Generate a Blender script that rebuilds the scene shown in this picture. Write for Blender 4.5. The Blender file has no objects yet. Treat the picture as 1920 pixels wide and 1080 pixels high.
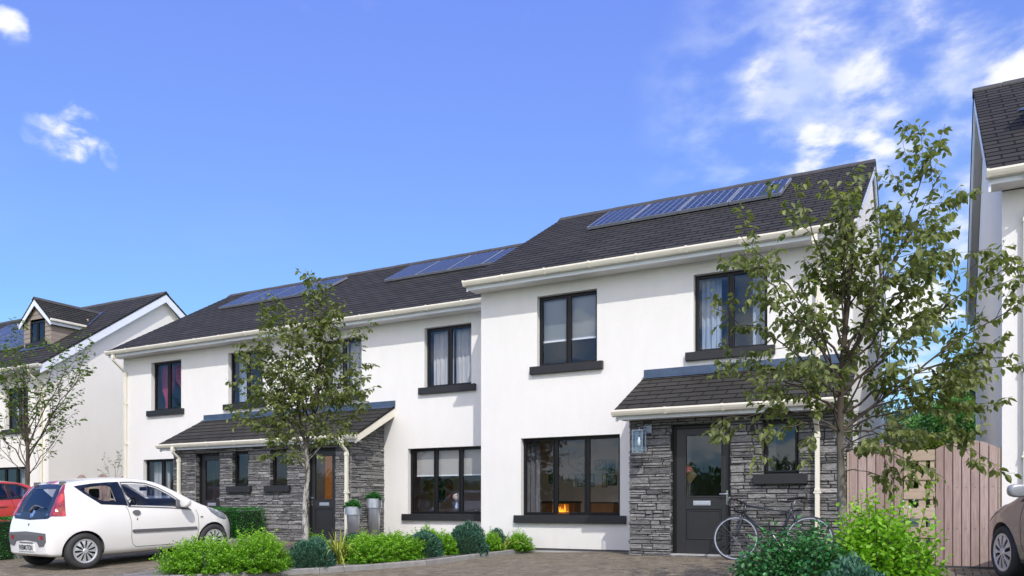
SKYLOW = (1.15, 1.50, 1.80, 1); SKYHIGH = (1.93, 1.93, 3.1, 1); FILLCLOUD = 1.25; CLOUDLO = (8.2, 9.2, 10.6, 1); CLOUDHI = (11, 11.1, 11.3, 1); FILLTINT = (2.6, 2.22, 1.76, 1)
import bpy, bmesh, math, random
import numpy as np
from mathutils import Vector, Matrix, noise
from mathutils.bvhtree import BVHTree
from mathutils.geometry import delaunay_2d_cdt
PI = math.pi
SC = bpy.context.scene
COL = SC.collection
random.seed(11)
RNG = np.random.default_rng(5)
TH = math.radians(28.15)                      # heading of the view, left of +Y
RX, RY = math.cos(TH), math.sin(TH)           # rightward unit vector of the street view
FX, FY = -math.sin(TH), math.cos(TH)          # forward unit vector
SUNV = Vector((0.75, -1.0, 1.25)).normalized()

def gz(x, y):
    """height of the paved ground"""
    z = -.045 * (12.5 - max(y, 4.0)) if y < 12.5 else 0.0
    z -= .08 * math.exp(-((x + 7) / 1.6) ** 2)
    z -= .05 / (1 + math.exp(-max(-30, min(30, (x + 1.2) * 4))))
    return z

# ------------------------------------------------------------------ materials
def mat(name):
    m = bpy.data.materials.new(name); m.use_nodes = True
    nt = m.node_tree; b = nt.nodes['Principled BSDF']
    return m, nt, b
def nd(nt, t, **k):
    n = nt.nodes.new(t)
    for a, v in k.items():
        if a.startswith('i_'): n.inputs[a[2:].replace('_', ' ')].default_value = v
        else: setattr(n, a, v)
    return n
def ln(nt, a, b): nt.links.new(a, b)
def c4(c): return (c[0], c[1], c[2], 1.0)
def sc(c, k): return tuple(min(1, v * k) for v in c)
def noise_tex(nt, scale, detail=4, rough=.55, coord='Object', stretch=None):
    tc = nd(nt, 'ShaderNodeTexCoord'); n = nd(nt, 'ShaderNodeTexNoise')
    n.inputs['Scale'].default_value = scale; n.inputs['Detail'].default_value = detail; n.inputs['Roughness'].default_value = rough
    src = tc.outputs[coord]
    if stretch:
        mp = nd(nt, 'ShaderNodeMapping'); mp.inputs['Scale'].default_value = stretch
        ln(nt, src, mp.inputs['Vector']); src = mp.outputs['Vector']
    ln(nt, src, n.inputs['Vector'])
    return n
def ramp(nt, fac, stops):
    r = nd(nt, 'ShaderNodeValToRGB'); e = r.color_ramp.elements
    while len(e) < len(stops): e.new(0.5)
    for q, (p, c) in zip(e, stops): q.position = p; q.color = c4(c)
    ln(nt, fac, r.inputs['Fac']); return r
def bump(nt, b, h, strength=.3, dist=.01):
    bp = nd(nt, 'ShaderNodeBump'); bp.inputs['Strength'].default_value = strength; bp.inputs['Distance'].default_value = dist
    ln(nt, h, bp.inputs['Height']); ln(nt, bp.outputs['Normal'], b.inputs['Normal']); return bp
def plain(name, c, rough=.5, metal=0, var=.12, scale=3, spec=.5, bmp=0, bscale=60, coat=0, stretch=None):
    m, nt, b = mat(name)
    n = noise_tex(nt, scale, 5, stretch=stretch)
    r = ramp(nt, n.outputs['Fac'], [(.25, sc(c, 1 - var)), (.75, sc(c, 1 + var))])
    ln(nt, r.outputs['Color'], b.inputs['Base Color'])
    b.inputs['Roughness'].default_value = rough; b.inputs['Metallic'].default_value = metal
    b.inputs['Specular IOR Level'].default_value = spec
    if coat: b.inputs['Coat Weight'].default_value = coat; b.inputs['Coat Roughness'].default_value = .04
    if bmp:
        n2 = noise_tex(nt, bscale, 3); bump(nt, b, n2.outputs['Fac'], bmp, .004)
    return m
M = {}
M['render'] = None
def mk_render(name, c, low):
    m, nt, b = mat(name)
    n = noise_tex(nt, .6, 6, .6); n3 = noise_tex(nt, 4, 5, .7, stretch=(1, 1, .25))
    r = ramp(nt, n.outputs['Fac'], [(.3, low), (.7, c)])
    r3 = ramp(nt, n3.outputs['Fac'], [(.3, (.955, .955, .95)), (.75, (1, 1, 1))])
    mx = nd(nt, 'ShaderNodeMix', data_type='RGBA', blend_type='MULTIPLY'); mx.inputs['Factor'].default_value = 1
    ln(nt, r.outputs['Color'], mx.inputs['A']); ln(nt, r3.outputs['Color'], mx.inputs['B'])
    # faint splash-back grime just above the ground line
    gm = nd(nt, 'ShaderNodeNewGeometry'); sx = nd(nt, 'ShaderNodeSeparateXYZ'); ln(nt, gm.outputs['Position'], sx.inputs['Vector'])
    gn = noise_tex(nt, 3, 4, stretch=(1, 1, .4)); ad = nd(nt, 'ShaderNodeMath', operation='MULTIPLY_ADD'); ad.inputs[1].default_value = -.5
    ln(nt, gn.outputs['Fac'], ad.inputs[0]); ln(nt, sx.outputs['Z'], ad.inputs[2])
    mr = nd(nt, 'ShaderNodeMapRange'); mr.inputs['From Min'].default_value = -.35; mr.inputs['From Max'].default_value = .25
    mr.inputs['To Min'].default_value = .90; mr.inputs['To Max'].default_value = 1; ln(nt, ad.outputs[0], mr.inputs['Value'])
    mg = nd(nt, 'ShaderNodeMix', data_type='RGBA', blend_type='MULTIPLY'); mg.inputs['Factor'].default_value = 1
    ln(nt, mx.outputs['Result'], mg.inputs['A']); ln(nt, mr.outputs['Result'], mg.inputs['B'])
    ln(nt, mg.outputs['Result'], b.inputs['Base Color'])
    b.inputs['Roughness'].default_value = .9; b.inputs['Specular IOR Level'].default_value = .2
    n2 = noise_tex(nt, 45, 4, .6, stretch=(1, 1, 1.8)); bump(nt, b, n2.outputs['Fac'], .35, .008)
    return m
M['render'] = mk_render('white_render', (.85, .84, .805), (.81, .80, .765))
M['render_cream'] = mk_render('cream_render', (.87, .84, .765), (.83, .80, .725))
M['plinth'] = plain('grey_plinth', (.42, .42, .41), .85, bmp=.3)
M['dpc'] = plain('damp_course', (.05, .05, .055), .6)
M['anthracite'] = plain('anthracite_upvc', (.010, .0105, .012), .36, var=.06, spec=.3)
M['sill'] = plain('painted_sill', (.018, .0185, .021), .5, var=.15, scale=9, bmp=.1)
M['doorpaint'] = plain('door_paint', (.022, .0225, .025), .4, var=.08, scale=5)
M['cream'] = plain('cream_upvc', (.80, .765, .64), .3, var=.05, scale=5)
M['white_upvc'] = plain('white_upvc', (.78, .82, .86), .35, var=.04)
M['soffit'] = plain('pale_soffit', (.80, .79, .76), .6, var=.05)
M['lead'] = plain('lead_flashing', (.065, .10, .165), .35, metal=.3, var=.25, scale=6)
M['steel'] = plain('brushed_steel', (.62, .66, .72), .36, metal=.85, var=.05, scale=2, stretch=(40, 40, .6))
M['chrome'] = plain('chrome', (.72, .74, .78), .12, metal=1, var=.03)
M['interior'] = plain('interior_paint', (.66, .54, .46), .8, var=.04)
M['interior_blue'] = plain('sky_reflection_blue', (.13, .20, .42), .8, var=.1)  # upstairs walls coloured blue to stand for sky mirrored in the glass
M['interior_floor'] = plain('interior_floor', (.20, .12, .07), .5, var=.2, stretch=(1, 12, 1))
M['concrete'] = plain('kerb_concrete', (.25, .245, .235), .85, var=.2, scale=8, bmp=.4, bscale=90)
M['black'] = plain('black_plastic', (.012, .012, .013), .45)
M['rubber'] = plain('tyre_rubber', (.035, .035, .036), .75, var=.2, bmp=.3, bscale=120)
M['grey_plastic'] = plain('grey_plastic', (.13, .13, .135), .5, var=.06)
M['dark_in'] = plain('car_interior', (.16, .155, .15), .8)
M['seat'] = plain('seat_fabric', (.06, .06, .07), .85)
M['ridge'] = plain('ridge_tile', (.060, .058, .058), .75, var=.25, scale=7, bmp=.3)
M['dark_gap'] = plain('stone_shadow_gap', (.04, .04, .04), .95)
M['fire'] = None
M['terracotta'] = plain('warm_wood', (.38, .15, .045), .5, var=.3, stretch=(12, 12, 1))
M['wood_dark'] = plain('dark_wood', (.05, .025, .015), .45, var=.3, stretch=(8, 1, 1))
M['cladding'] = plain('taupe_cladding', (.30, .25, .205), .7, var=.08)

def mk_glass(name, tint=(.88, .9, .92), refl=1.52, haze=0.0, boost=1.0):
    m, nt, b = mat(name); nt.nodes.remove(b)
    out = nt.nodes['Material Output']
    tr = nd(nt, 'ShaderNodeBsdfTransparent'); tr.inputs['Color'].default_value = c4(tint)
    gl = nd(nt, 'ShaderNodeBsdfGlossy'); gl.inputs['Roughness'].default_value = .015; gl.inputs['Color'].default_value = (.62, .78, 1, 1)
    fr = nd(nt, 'ShaderNodeFresnel'); ge = nd(nt, 'ShaderNodeNewGeometry'); io = nd(nt, 'ShaderNodeMapRange')   # a thin pane mirrors alike from both sides
    io.inputs['To Min'].default_value = refl; io.inputs['To Max'].default_value = 1 / refl; ln(nt, ge.outputs['Backfacing'], io.inputs['Value']); ln(nt, io.outputs['Result'], fr.inputs['IOR'])
    n = noise_tex(nt, 1.3, 2); bp = nd(nt, 'ShaderNodeBump'); bp.inputs['Strength'].default_value = .06; bp.inputs['Distance'].default_value = .05
    ln(nt, n.outputs['Fac'], bp.inputs['Height']); ln(nt, bp.outputs['Normal'], gl.inputs['Normal'])
    mt = nd(nt, 'ShaderNodeMath', operation='MULTIPLY'); mt.inputs[1].default_value = boost; mt.use_clamp = True
    ln(nt, fr.outputs['Fac'], mt.inputs[0])
    mx = nd(nt, 'ShaderNodeMixShader'); ln(nt, mt.outputs[0], mx.inputs['Fac'])
    ln(nt, tr.outputs[0], mx.inputs[1]); ln(nt, gl.outputs[0], mx.inputs[2])
    ln(nt, mx.outputs[0], out.inputs['Surface'])
    return m
M['glass'] = mk_glass('window_glass', (.93, .94, .95), 1.62, boost=1.05)
M['car_glass'] = mk_glass('car_glass', (.90, .91, .92), 1.5)
M['car_glass_dark'] = mk_glass('tinted_car_glass', (.62, .66, .76), 1.6)
M['lamp_glass'] = mk_glass('lantern_glass', (.9, .94, .96), 1.7, boost=1.5)
m, nt, b = mat('blackout_car_trim'); b.inputs['Base Color'].default_value = (.012, .018, .04, 1); b.inputs['Roughness'].default_value = .08; M['gloss_navy'] = m

def slate_mat():
    m, nt, b = mat('slate_roof')
    uv = nd(nt, 'ShaderNodeUVMap'); uv.uv_map = 'UVMap'
    br = nd(nt, 'ShaderNodeTexBrick'); br.offset = .5; br.squash = 1
    br.inputs['Scale'].default_value = 1; br.inputs['Brick Width'].default_value = .38; br.inputs['Row Height'].default_value = .19
    br.inputs['Mortar Size'].default_value = .013; br.inputs['Mortar Smooth'].default_value = .1; br.inputs['Bias'].default_value = 0
    br.inputs['Color1'].default_value = (.036, .0345, .0315, 1); br.inputs['Color2'].default_value = (.048, .0462, .0425, 1); br.inputs['Mortar'].default_value = (.007, .007, .0065, 1)
    ln(nt, uv.outputs['UV'], br.inputs['Vector'])
    n = noise_tex(nt, 1.1, 6, .65); r = ramp(nt, n.outputs['Fac'], [(.3, (.80, .80, .81)), (.7, (1.2, 1.19, 1.17))])
    mx = nd(nt, 'ShaderNodeMix', data_type='RGBA', blend_type='MULTIPLY'); mx.inputs['Factor'].default_value = 1
    ln(nt, br.outputs['Color'], mx.inputs['A']); ln(nt, r.outputs['Color'], mx.inputs['B'])
    ln(nt, mx.outputs['Result'], b.inputs['Base Color']); b.inputs['Roughness'].default_value = .72; b.inputs['Specular IOR Level'].default_value = .16
    n2 = noise_tex(nt, 28, 5, .7)
    ma = nd(nt, 'ShaderNodeMath', operation='MULTIPLY_ADD'); ma.inputs[1].default_value = -.9
    ln(nt, br.outputs['Fac'], ma.inputs[0]); ln(nt, n2.outputs['Fac'], ma.inputs[2])
    bump(nt, b, ma.outputs[0], .35, .006)
    return m
M['slate'] = slate_mat()

def attr_mat(name, stops, attr='tone', rough=.8, nscale=18, nlow=.6, nhigh=1.3, bmp=.5, bscale=40, bd=.01, stretch=None, spec=.3, fine=None):
    """colour picked per piece by the face attribute 'tone', mottled by noise"""
    m, nt, b = mat(name)
    at = nd(nt, 'ShaderNodeAttribute'); at.attribute_name = attr
    r = ramp(nt, at.outputs['Fac'], stops)
    n = noise_tex(nt, nscale, 7, .7, stretch=stretch); rn = ramp(nt, n.outputs['Fac'], [(.28, (nlow,) * 3), (.72, (min(nhigh, 2),) * 3)])
    mx = nd(nt, 'ShaderNodeMix', data_type='RGBA', blend_type='MULTIPLY'); mx.inputs['Factor'].default_value = 1
    ln(nt, r.outputs['Color'], mx.inputs['A']); ln(nt, rn.outputs['Color'], mx.inputs['B'])
    ln(nt, mx.outputs['Result'], b.inputs['Base Color']); b.inputs['Roughness'].default_value = rough; b.inputs['Specular IOR Level'].default_value = spec
    n2 = noise_tex(nt, bscale, 6, .7, stretch=stretch); bump(nt, b, n2.outputs['Fac'], bmp, bd)
    return m
M['stone'] = attr_mat('dry_stone', [(0, (.12, .121, .124)), (.35, (.225, .224, .222)), (.7, (.34, .337, .325)), (1, (.52, .51, .49))], nscale=13, nlow=.42, nhigh=1.55, bmp=1.0, bscale=24, bd=.03, stretch=(1, 1, 3.0))
M['paver'] = attr_mat('brick_paver', [(0, (.120, .102, .074)), (.5, (.170, .148, .110)), (1, (.225, .198, .150))], nscale=14, nlow=.75, nhigh=1.2, bmp=.4, bscale=90, bd=.005)
M['fence_board'] = attr_mat('pink_brown_board', [(0, (.33, .24, .21)), (.5, (.41, .31, .275)), (1, (.50, .395, .355))], nscale=6, nlow=.66, nhigh=1.22, bmp=.4, bscale=12, bd=.006, stretch=(7, 7, .5), rough=.75)
M['fence_light'] = attr_mat('pale_lattice_wood', [(0, (.40, .315, .225)), (1, (.52, .42, .315))], nscale=5, nlow=.82, nhigh=1.12, bmp=.3, bscale=12, bd=.004, stretch=(1, 7, 7), rough=.75)
M['sand'] = plain('joint_sand', (.040, .034, .028), .95, var=.2, scale=20)
M['soil'] = plain('gravel_mulch', (.17, .16, .15), .95, var=.7, scale=45, bmp=1, bscale=70)

def leaf_mat(name, stops, trans=.35, rough=.45, spec=.4):
    m, nt, b = mat(name)
    at = nd(nt, 'ShaderNodeAttribute'); at.attribute_name = 'tone'
    r = ramp(nt, at.outputs['Fac'], stops)
    ln(nt, r.outputs['Color'], b.inputs['Base Color']); b.inputs['Roughness'].default_value = rough; b.inputs['Specular IOR Level'].default_value = spec
    tl = nd(nt, 'ShaderNodeBsdfTranslucent'); mm = nd(nt, 'ShaderNodeMix', data_type='RGBA', blend_type='MULTIPLY'); mm.inputs['Factor'].default_value = 1
    mm.inputs['B'].default_value = (1.25, 1.35, .5, 1); ln(nt, r.outputs['Color'], mm.inputs['A']); ln(nt, mm.outputs['Result'], tl.inputs['Color'])
    ms = nd(nt, 'ShaderNodeMixShader'); ms.inputs['Fac'].default_value = trans
    ln(nt, b.outputs[0], ms.inputs[1]); ln(nt, tl.outputs[0], ms.inputs[2]); ln(nt, ms.outputs[0], nt.nodes['Material Output'].inputs['Surface'])
    return m
M['leaf_tree'] = leaf_mat('olive_leaf', [(0, (.10, .128, .042)), (.5, (.185, .222, .080)), (1, (.33, .38, .15))], .45)
M['leaf_thin'] = leaf_mat('fresh_leaf', [(0, (.07, .13, .025)), (1, (.20, .30, .06))])
M['leaf_bright'] = leaf_mat('lime_leaf', [(0, (.08, .22, .012)), (.5, (.19, .43, .022)), (1, (.36, .62, .06))], .4)
M['leaf_teal'] = leaf_mat('hebe_leaf', [(0, (.022, .075, .050)), (.6, (.060, .165, .110)), (1, (.14, .30, .20))], .15)
M['leaf_dark'] = leaf_mat('euonymus_leaf', [(0, (.014, .07, .022)), (.6, (.035, .16, .045)), (1, (.10, .32, .09))], .2, .3)
M['leaf_hedge'] = leaf_mat('box_leaf', [(0, (.014, .085, .016)), (.6, (.030, .175, .028)), (1, (.08, .32, .05))], .2, .35)
M['leaf_holly'] = leaf_mat('far_green_leaf', [(0, (.04, .13, .03)), (.6, (.11, .28, .06)), (1, (.24, .45, .11))], .3)
M['leaf_yellow'] = leaf_mat('yellow_green_leaf', [(0, (.10, .16, .02)), (1, (.26, .32, .05))], .3)
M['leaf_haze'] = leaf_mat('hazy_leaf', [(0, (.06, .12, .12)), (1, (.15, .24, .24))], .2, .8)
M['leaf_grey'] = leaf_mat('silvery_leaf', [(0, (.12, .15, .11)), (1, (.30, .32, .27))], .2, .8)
M['leaf_core'] = plain('dark_foliage_core', (.012, .03, .012), .95)  # dark filler for shade inside foliage; also colours the flower stems
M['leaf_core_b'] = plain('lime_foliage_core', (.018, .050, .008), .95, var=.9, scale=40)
def strap_mat():
    m, nt, b = mat('striped_strap_leaf')
    uv = nd(nt, 'ShaderNodeUVMap'); uv.uv_map = 'UVMap'; s = nd(nt, 'ShaderNodeSeparateXYZ'); ln(nt, uv.outputs['UV'], s.inputs['Vector'])
    r = ramp(nt, s.outputs['X'], [(.0, (.42, .46, .06)), (.28, (.46, .48, .09)), (.36, (.10, .19, .03)), (.66, (.10, .19, .03)), (.74, (.46, .48, .09)), (1, (.42, .46, .06))])
    ln(nt, r.outputs['Color'], b.inputs['Base Color']); b.inputs['Roughness'].default_value = .4
    return m
M['strap'] = strap_mat()
def bark_mat(name, lo, hi, dark, zmid=None, kd=.35):
    m, nt, b = mat(name)
    n = noise_tex(nt, 14, 6, .7, stretch=(1, 1, .35)); r = ramp(nt, n.outputs['Fac'], [(kd, dark), (.5, lo), (.68, hi)])
    if zmid is not None:
        gm = nd(nt, 'ShaderNodeNewGeometry'); sx = nd(nt, 'ShaderNodeSeparateXYZ'); ln(nt, gm.outputs['Position'], sx.inputs['Vector'])
        mr = nd(nt, 'ShaderNodeMapRange'); mr.inputs['From Min'].default_value = zmid - .5; mr.inputs['From Max'].default_value = zmid + .5
        ln(nt, sx.outputs['Z'], mr.inputs['Value'])
        mx = nd(nt, 'ShaderNodeMix', data_type='RGBA'); ln(nt, mr.outputs['Result'], mx.inputs['Factor']); ln(nt, r.outputs['Color'], mx.inputs['A']); mx.inputs['B'].default_value = (.060, .045, .032, 1)
        ln(nt, mx.outputs['Result'], b.inputs['Base Color'])
    else: ln(nt, r.outputs['Color'], b.inputs['Base Color'])
    b.inputs['Roughness'].default_value = .9; n2 = noise_tex(nt, 40, 5, .7, stretch=(1, 1, .3)); bump(nt, b, n2.outputs['Fac'], .8, .01)
    return m
M['bark_birch'] = bark_mat('pale_mottled_bark', (.36, .345, .32), (.56, .54, .50), (.07, .065, .055), 1.7, .43)
M['bark_grey'] = bark_mat('grey_lichen_bark', (.16, .15, .125), (.27, .26, .21), (.06, .055, .045), 1.35)
M['bark_dark'] = bark_mat('brown_bark', (.085, .065, .05), (.14, .11, .085), (.04, .03, .024))

def panel_mat():
    m, nt, b = mat('solar_cells')
    uv = nd(nt, 'ShaderNodeUVMap'); uv.uv_map = 'UVMap'
    s = nd(nt, 'ShaderNodeSeparateXYZ'); ln(nt, uv.outputs['UV'], s.inputs['Vector'])
    def edge(sock, n):
        a = nd(nt, 'ShaderNodeMath', operation='MULTIPLY'); a.inputs[1].default_value = n; ln(nt, sock, a.inputs[0])
        f = nd(nt, 'ShaderNodeMath', operation='FRACT'); ln(nt, a.outputs[0], f.inputs[0])
        d = nd(nt, 'ShaderNodeMath', operation='SUBTRACT'); d.inputs[1].default_value = .5; ln(nt, f.outputs[0], d.inputs[0])
        e = nd(nt, 'ShaderNodeMath', operation='ABSOLUTE'); ln(nt, d.outputs[0], e.inputs[0]); return e.outputs[0]
    ex, ey = edge(s.outputs['X'], 6), edge(s.outputs['Y'], 9)
    mxm = nd(nt, 'ShaderNodeMath', operation='MAXIMUM'); ln(nt, ex, mxm.inputs[0]); ln(nt, ey, mxm.inputs[1])
    g1 = nd(nt, 'ShaderNodeMath', operation='GREATER_THAN'); g1.inputs[1].default_value = .468; ln(nt, mxm.outputs[0], g1.inputs[0])
    su = nd(nt, 'ShaderNodeMath', operation='ADD'); ln(nt, ex, su.inputs[0]); ln(nt, ey, su.inputs[1])
    g2 = nd(nt, 'ShaderNodeMath', operation='GREATER_THAN'); g2.inputs[1].default_value = .84; ln(nt, su.outputs[0], g2.inputs[0])
    mm = nd(nt, 'ShaderNodeMath', operation='MAXIMUM'); ln(nt, g1.outputs[0], mm.inputs[0]); ln(nt, g2.outputs[0], mm.inputs[1])
    mx = nd(nt, 'ShaderNodeMix', data_type='RGBA'); ln(nt, mm.outputs[0], mx.inputs['Factor'])
    mx.inputs['A'].default_value = (.008, .015, .050, 1); mx.inputs['B'].default_value = (.26, .34, .52, 1)
    ln(nt, mx.outputs['Result'], b.inputs['Base Color']); b.inputs['Roughness'].default_value = .34; b.inputs['Specular IOR Level'].default_value = .16
    return m
M['solar'] = panel_mat()
def fabric(name, c, k=30, trans=.4, var=.25):
    m, nt, b = mat(name)
    w = noise_tex(nt, k, 3, .5, stretch=(1, 1, .05)); r = ramp(nt, w.outputs['Fac'], [(.3, sc(c, 1 - var)), (.7, sc(c, 1 + var))])
    ln(nt, r.outputs['Color'], b.inputs['Base Color']); b.inputs['Roughness'].default_value = .9
    tl = nd(nt, 'ShaderNodeBsdfTranslucent'); ln(nt, r.outputs['Color'], tl.inputs['Color'])
    ms = nd(nt, 'ShaderNodeMixShader'); ms.inputs['Fac'].default_value = trans
    ln(nt, b.outputs[0], ms.inputs[1]); ln(nt, tl.outputs[0], ms.inputs[2]); ln(nt, ms.outputs[0], nt.nodes['Material Output'].inputs['Surface'])
    return m
M['curtain_white'] = fabric('white_voile', (.86, .87, .92))
M['curtain_blue'] = fabric('pale_blue_voile', (.50, .62, .80))
M['curtain_red'] = fabric('red_curtain', (.46, .06, .15))
M['curtain_grey'] = fabric('grey_curtain', (.60, .61, .64))
M['curtain_dim'] = fabric('dim_grey_curtain', (.20, .20, .22))
M['blind'] = fabric('roller_blind', (.60, .58, .54), 2, .35, .03)
def emit(name, c, s):
    m, nt, b = mat(name); n = noise_tex(nt, 14, 2); r = ramp(nt, n.outputs['Fac'], [(.3, sc(c, .6)), (.7, c)])
    ln(nt, r.outputs['Color'], b.inputs['Emission Color']); b.inputs['Emission Strength'].default_value = s; b.inputs['Base Color'].default_value = c4(c); return m
M['fire'] = emit('fire_flame', (1, .42, .03), 2.2)
def print_mat(name, cols, scale=9):
    m, nt, b = mat(name); tc = nd(nt, 'ShaderNodeTexCoord'); v = nd(nt, 'ShaderNodeTexVoronoi'); v.inputs['Scale'].default_value = scale
    ln(nt, tc.outputs['Object'], v.inputs['Vector']); s = nd(nt, 'ShaderNodeSeparateXYZ'); ln(nt, v.outputs['Color'], s.inputs['Vector'])
    st = [(i / len(cols), c) for i, c in enumerate(cols)]; r = ramp(nt, s.outputs['X'], st); r.color_ramp.interpolation = 'CONSTANT'
    ln(nt, r.outputs['Color'], b.inputs['Base Color']); b.inputs['Roughness'].default_value = .6; return m
M['print_red'] = print_mat('red_orange_print', [(.6, .08, .03), (.75, .25, .05), (.25, .05, .06), (.5, .4, .3)])
M['print_green'] = print_mat('green_floral_print', [(.01, .09, .08), (.02, .13, .10), (.55, .18, .22), (.01, .06, .05), (.3, .4, .35)], 14)
M['print_orange'] = print_mat('orange_print', [(.8, .2, .03), (.7, .1, .02), (.85, .4, .05)])
M['print_yellow'] = print_mat('yellow_print', [(.7, .55, .1), (.3, .4, .1), (.6, .3, .1)])
M['print_grey'] = print_mat('grey_photo_print', [(.25, .28, .30), (.4, .42, .43), (.10, .12, .10), (.3, .35, .2)], 12)

# ------------------------------------------------------------------ object helpers
WO = {}      # world origin of every object
def wo(o): return WO[o.name]
def empty(name, loc, label=None, cat=None, group=None):
    o = bpy.data.objects.new(name, None); COL.objects.link(o); o.location = loc; o.empty_display_size = .2
    WO[o.name] = Vector(loc); tag(o, label, cat, group); return o
def tag(o, label=None, cat=None, group=None, kind=None):
    if label: o['label'] = label
    if cat: o['category'] = cat
    if group: o['group'] = group
    if kind: o['kind'] = kind
    return o
class MB:
    """gathers shapes (world coordinates) and links them as ONE mesh object"""
    def __init__(s): s.v = []; s.f = []; s.uv = []; s.tone = []; s.mi = []; s._t = 0.5; s._m = 0; s.sm = []; s._s = False
    def add(s, vs, fs, uvs=None):
        o = len(s.v); s.v += [tuple(p) for p in vs]
        for i, f in enumerate(fs):
            s.f.append(tuple(o + j for j in f)); s.tone.append(s._t); s.mi.append(s._m); s.sm.append(s._s)
            s.uv.append(uvs[i] if uvs else None)
        return s
    def box(s, x0, x1, y0, y1, z0, z1):
        v = [(x0, y0, z0), (x1, y0, z0), (x1, y1, z0), (x0, y1, z0), (x0, y0, z1), (x1, y0, z1), (x1, y1, z1), (x0, y1, z1)]
        return s.add(v, [(0, 3, 2, 1), (4, 5, 6, 7), (0, 1, 5, 4), (1, 2, 6, 5), (2, 3, 7, 6), (3, 0, 4, 7)])
    def prism(s, poly, axis, a0, a1):
        """poly in the two other axes (in order), extruded along axis"""
        def P(p, a):
            return {'x': (a, p[0], p[1]), 'y': (p[0], a, p[1]), 'z': (p[0], p[1], a)}[axis]
        n = len(poly); vs = [P(p, a0) for p in poly] + [P(p, a1) for p in poly]
        fs = [tuple(range(n)), tuple(range(2 * n - 1, n - 1, -1))] + [(i, i + n, (i + 1) % n + n, (i + 1) % n) for i in range(n)]
        return s.add(vs, fs)
    def quad(s, a, b, c, d, uv=None): return s.add([a, b, c, d], [(0, 1, 2, 3)], [uv] if uv else None)
    def tube(s, pts, rads, n=8, cap=True):
        pts = [Vector(p) for p in pts]; m = len(pts)
        if not hasattr(rads, '__len__'): rads = [rads] * m
        T = [(pts[min(i + 1, m - 1)] - pts[max(i - 1, 0)]).normalized() for i in range(m)]
        ref = Vector((0, 0, 1)) if abs(T[0].z) < .9 else Vector((1, 0, 0))
        nx = T[0].cross(ref).normalized(); vs = []
        for i in range(m):
            nx = (nx - T[i] * nx.dot(T[i])).normalized(); ny = T[i].cross(nx)
            for k in range(n):
                a = 2 * PI * k / n; vs.append(pts[i] + (nx * math.cos(a) + ny * math.sin(a)) * rads[i])
        fs = [(i * n + k, i * n + (k + 1) % n, (i + 1) * n + (k + 1) % n, (i + 1) * n + k) for i in range(m - 1) for k in range(n)]
        if cap: fs += [tuple(range(n - 1, -1, -1)), tuple(range((m - 1) * n, m * n))]
        return s.add(vs, fs)
    def lathe(s, prof, c, n=32, axis='z', close=False, ang=None):
        """prof: (radius, height) pairs around an axis through c"""
        vs = []; m = len(prof)
        for r, h in prof:
            for k in range(n):
                a = 2 * PI * k / n; p, q = r * math.cos(a), r * math.sin(a)
                vs.append({'z': (c[0] + p, c[1] + q, c[2] + h), 'y': (c[0] + p, c[1] + h, c[2] + q), 'x': (c[0] + h, c[1] + p, c[2] + q)}[axis])
        fs = [(i * n + k, i * n + (k + 1) % n, (i + 1) * n + (k + 1) % n, (i + 1) * n + k) for i in range(m - 1) for k in range(n)]
        if close: fs += [((m - 1) * n + k, (m - 1) * n + (k + 1) % n, (k + 1) % n, k) for k in range(n)]
        return s.add(vs, fs)
    def xform(s, mtx, start=0):
        for i in range(start, len(s.v)): s.v[i] = tuple(mtx @ Vector(s.v[i]))
        return s
    def build(s, name, m, parent=None, smooth=False, loc=None, bevel=0, fixn=True):
        me = bpy.data.meshes.new(name); org = wo(parent) if parent else (Vector(loc) if loc else Vector((0, 0, 0)))
        me.from_pydata([(p[0] - org.x, p[1] - org.y, p[2] - org.z) for p in s.v], [], s.f)
        if any(u is not None for u in s.uv):
            ul = me.uv_layers.new(name='UVMap'); k = 0
            for f, u in zip(s.f, s.uv):
                for j in range(len(f)):
                    if u is not None: ul.data[k].uv = u[j]
                    k += 1
        at = me.attributes.new('tone', 'FLOAT', 'FACE'); at.data.foreach_set('value', s.tone)
        ms = m if isinstance(m, (list, tuple)) else [m]
        for x in ms: me.materials.append(x)
        if len(ms) > 1: me.polygons.foreach_set('material_index', s.mi)
        if fixn:
            bm = bmesh.new(); bm.from_mesh(me); bmesh.ops.recalc_face_normals(bm, faces=bm.faces); bm.to_mesh(me); bm.free()
        if smooth or any(s.sm): me.polygons.foreach_set('use_smooth', [True] * len(me.polygons) if smooth else s.sm)
        me.update()
        o = bpy.data.objects.new(name, me); COL.objects.link(o)
        if parent: o.parent = parent
        elif loc: o.location = loc
        WO[o.name] = org
        if bevel:
            b = o.modifiers.new('bevel', 'BEVEL'); b.width = bevel; b.segments = 2; b.limit_method = 'ANGLE'; b.angle_limit = math.radians(40)
        return o
def structure(name, mb, m, **k):
    o = mb.build(name, m, **k); o['kind'] = 'structure'; return o
def children(o): return [c for c in bpy.data.objects if c.parent == o]
def copy_tree(o, loc=None, rz=None, parent=None, scale=None):
    c = o.copy(); COL.objects.link(c)
    if parent: c.parent = parent
    if loc is not None: c.location = loc
    if rz is not None: c.rotation_euler.z = rz
    if scale is not None: c.scale = (scale,) * 3 if not hasattr(scale, '__len__') else scale
    WO[c.name] = Vector(loc) if loc is not None else WO[o.name]
    for ch in children(o): copy_tree(ch, parent=c)
    return c
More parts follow.
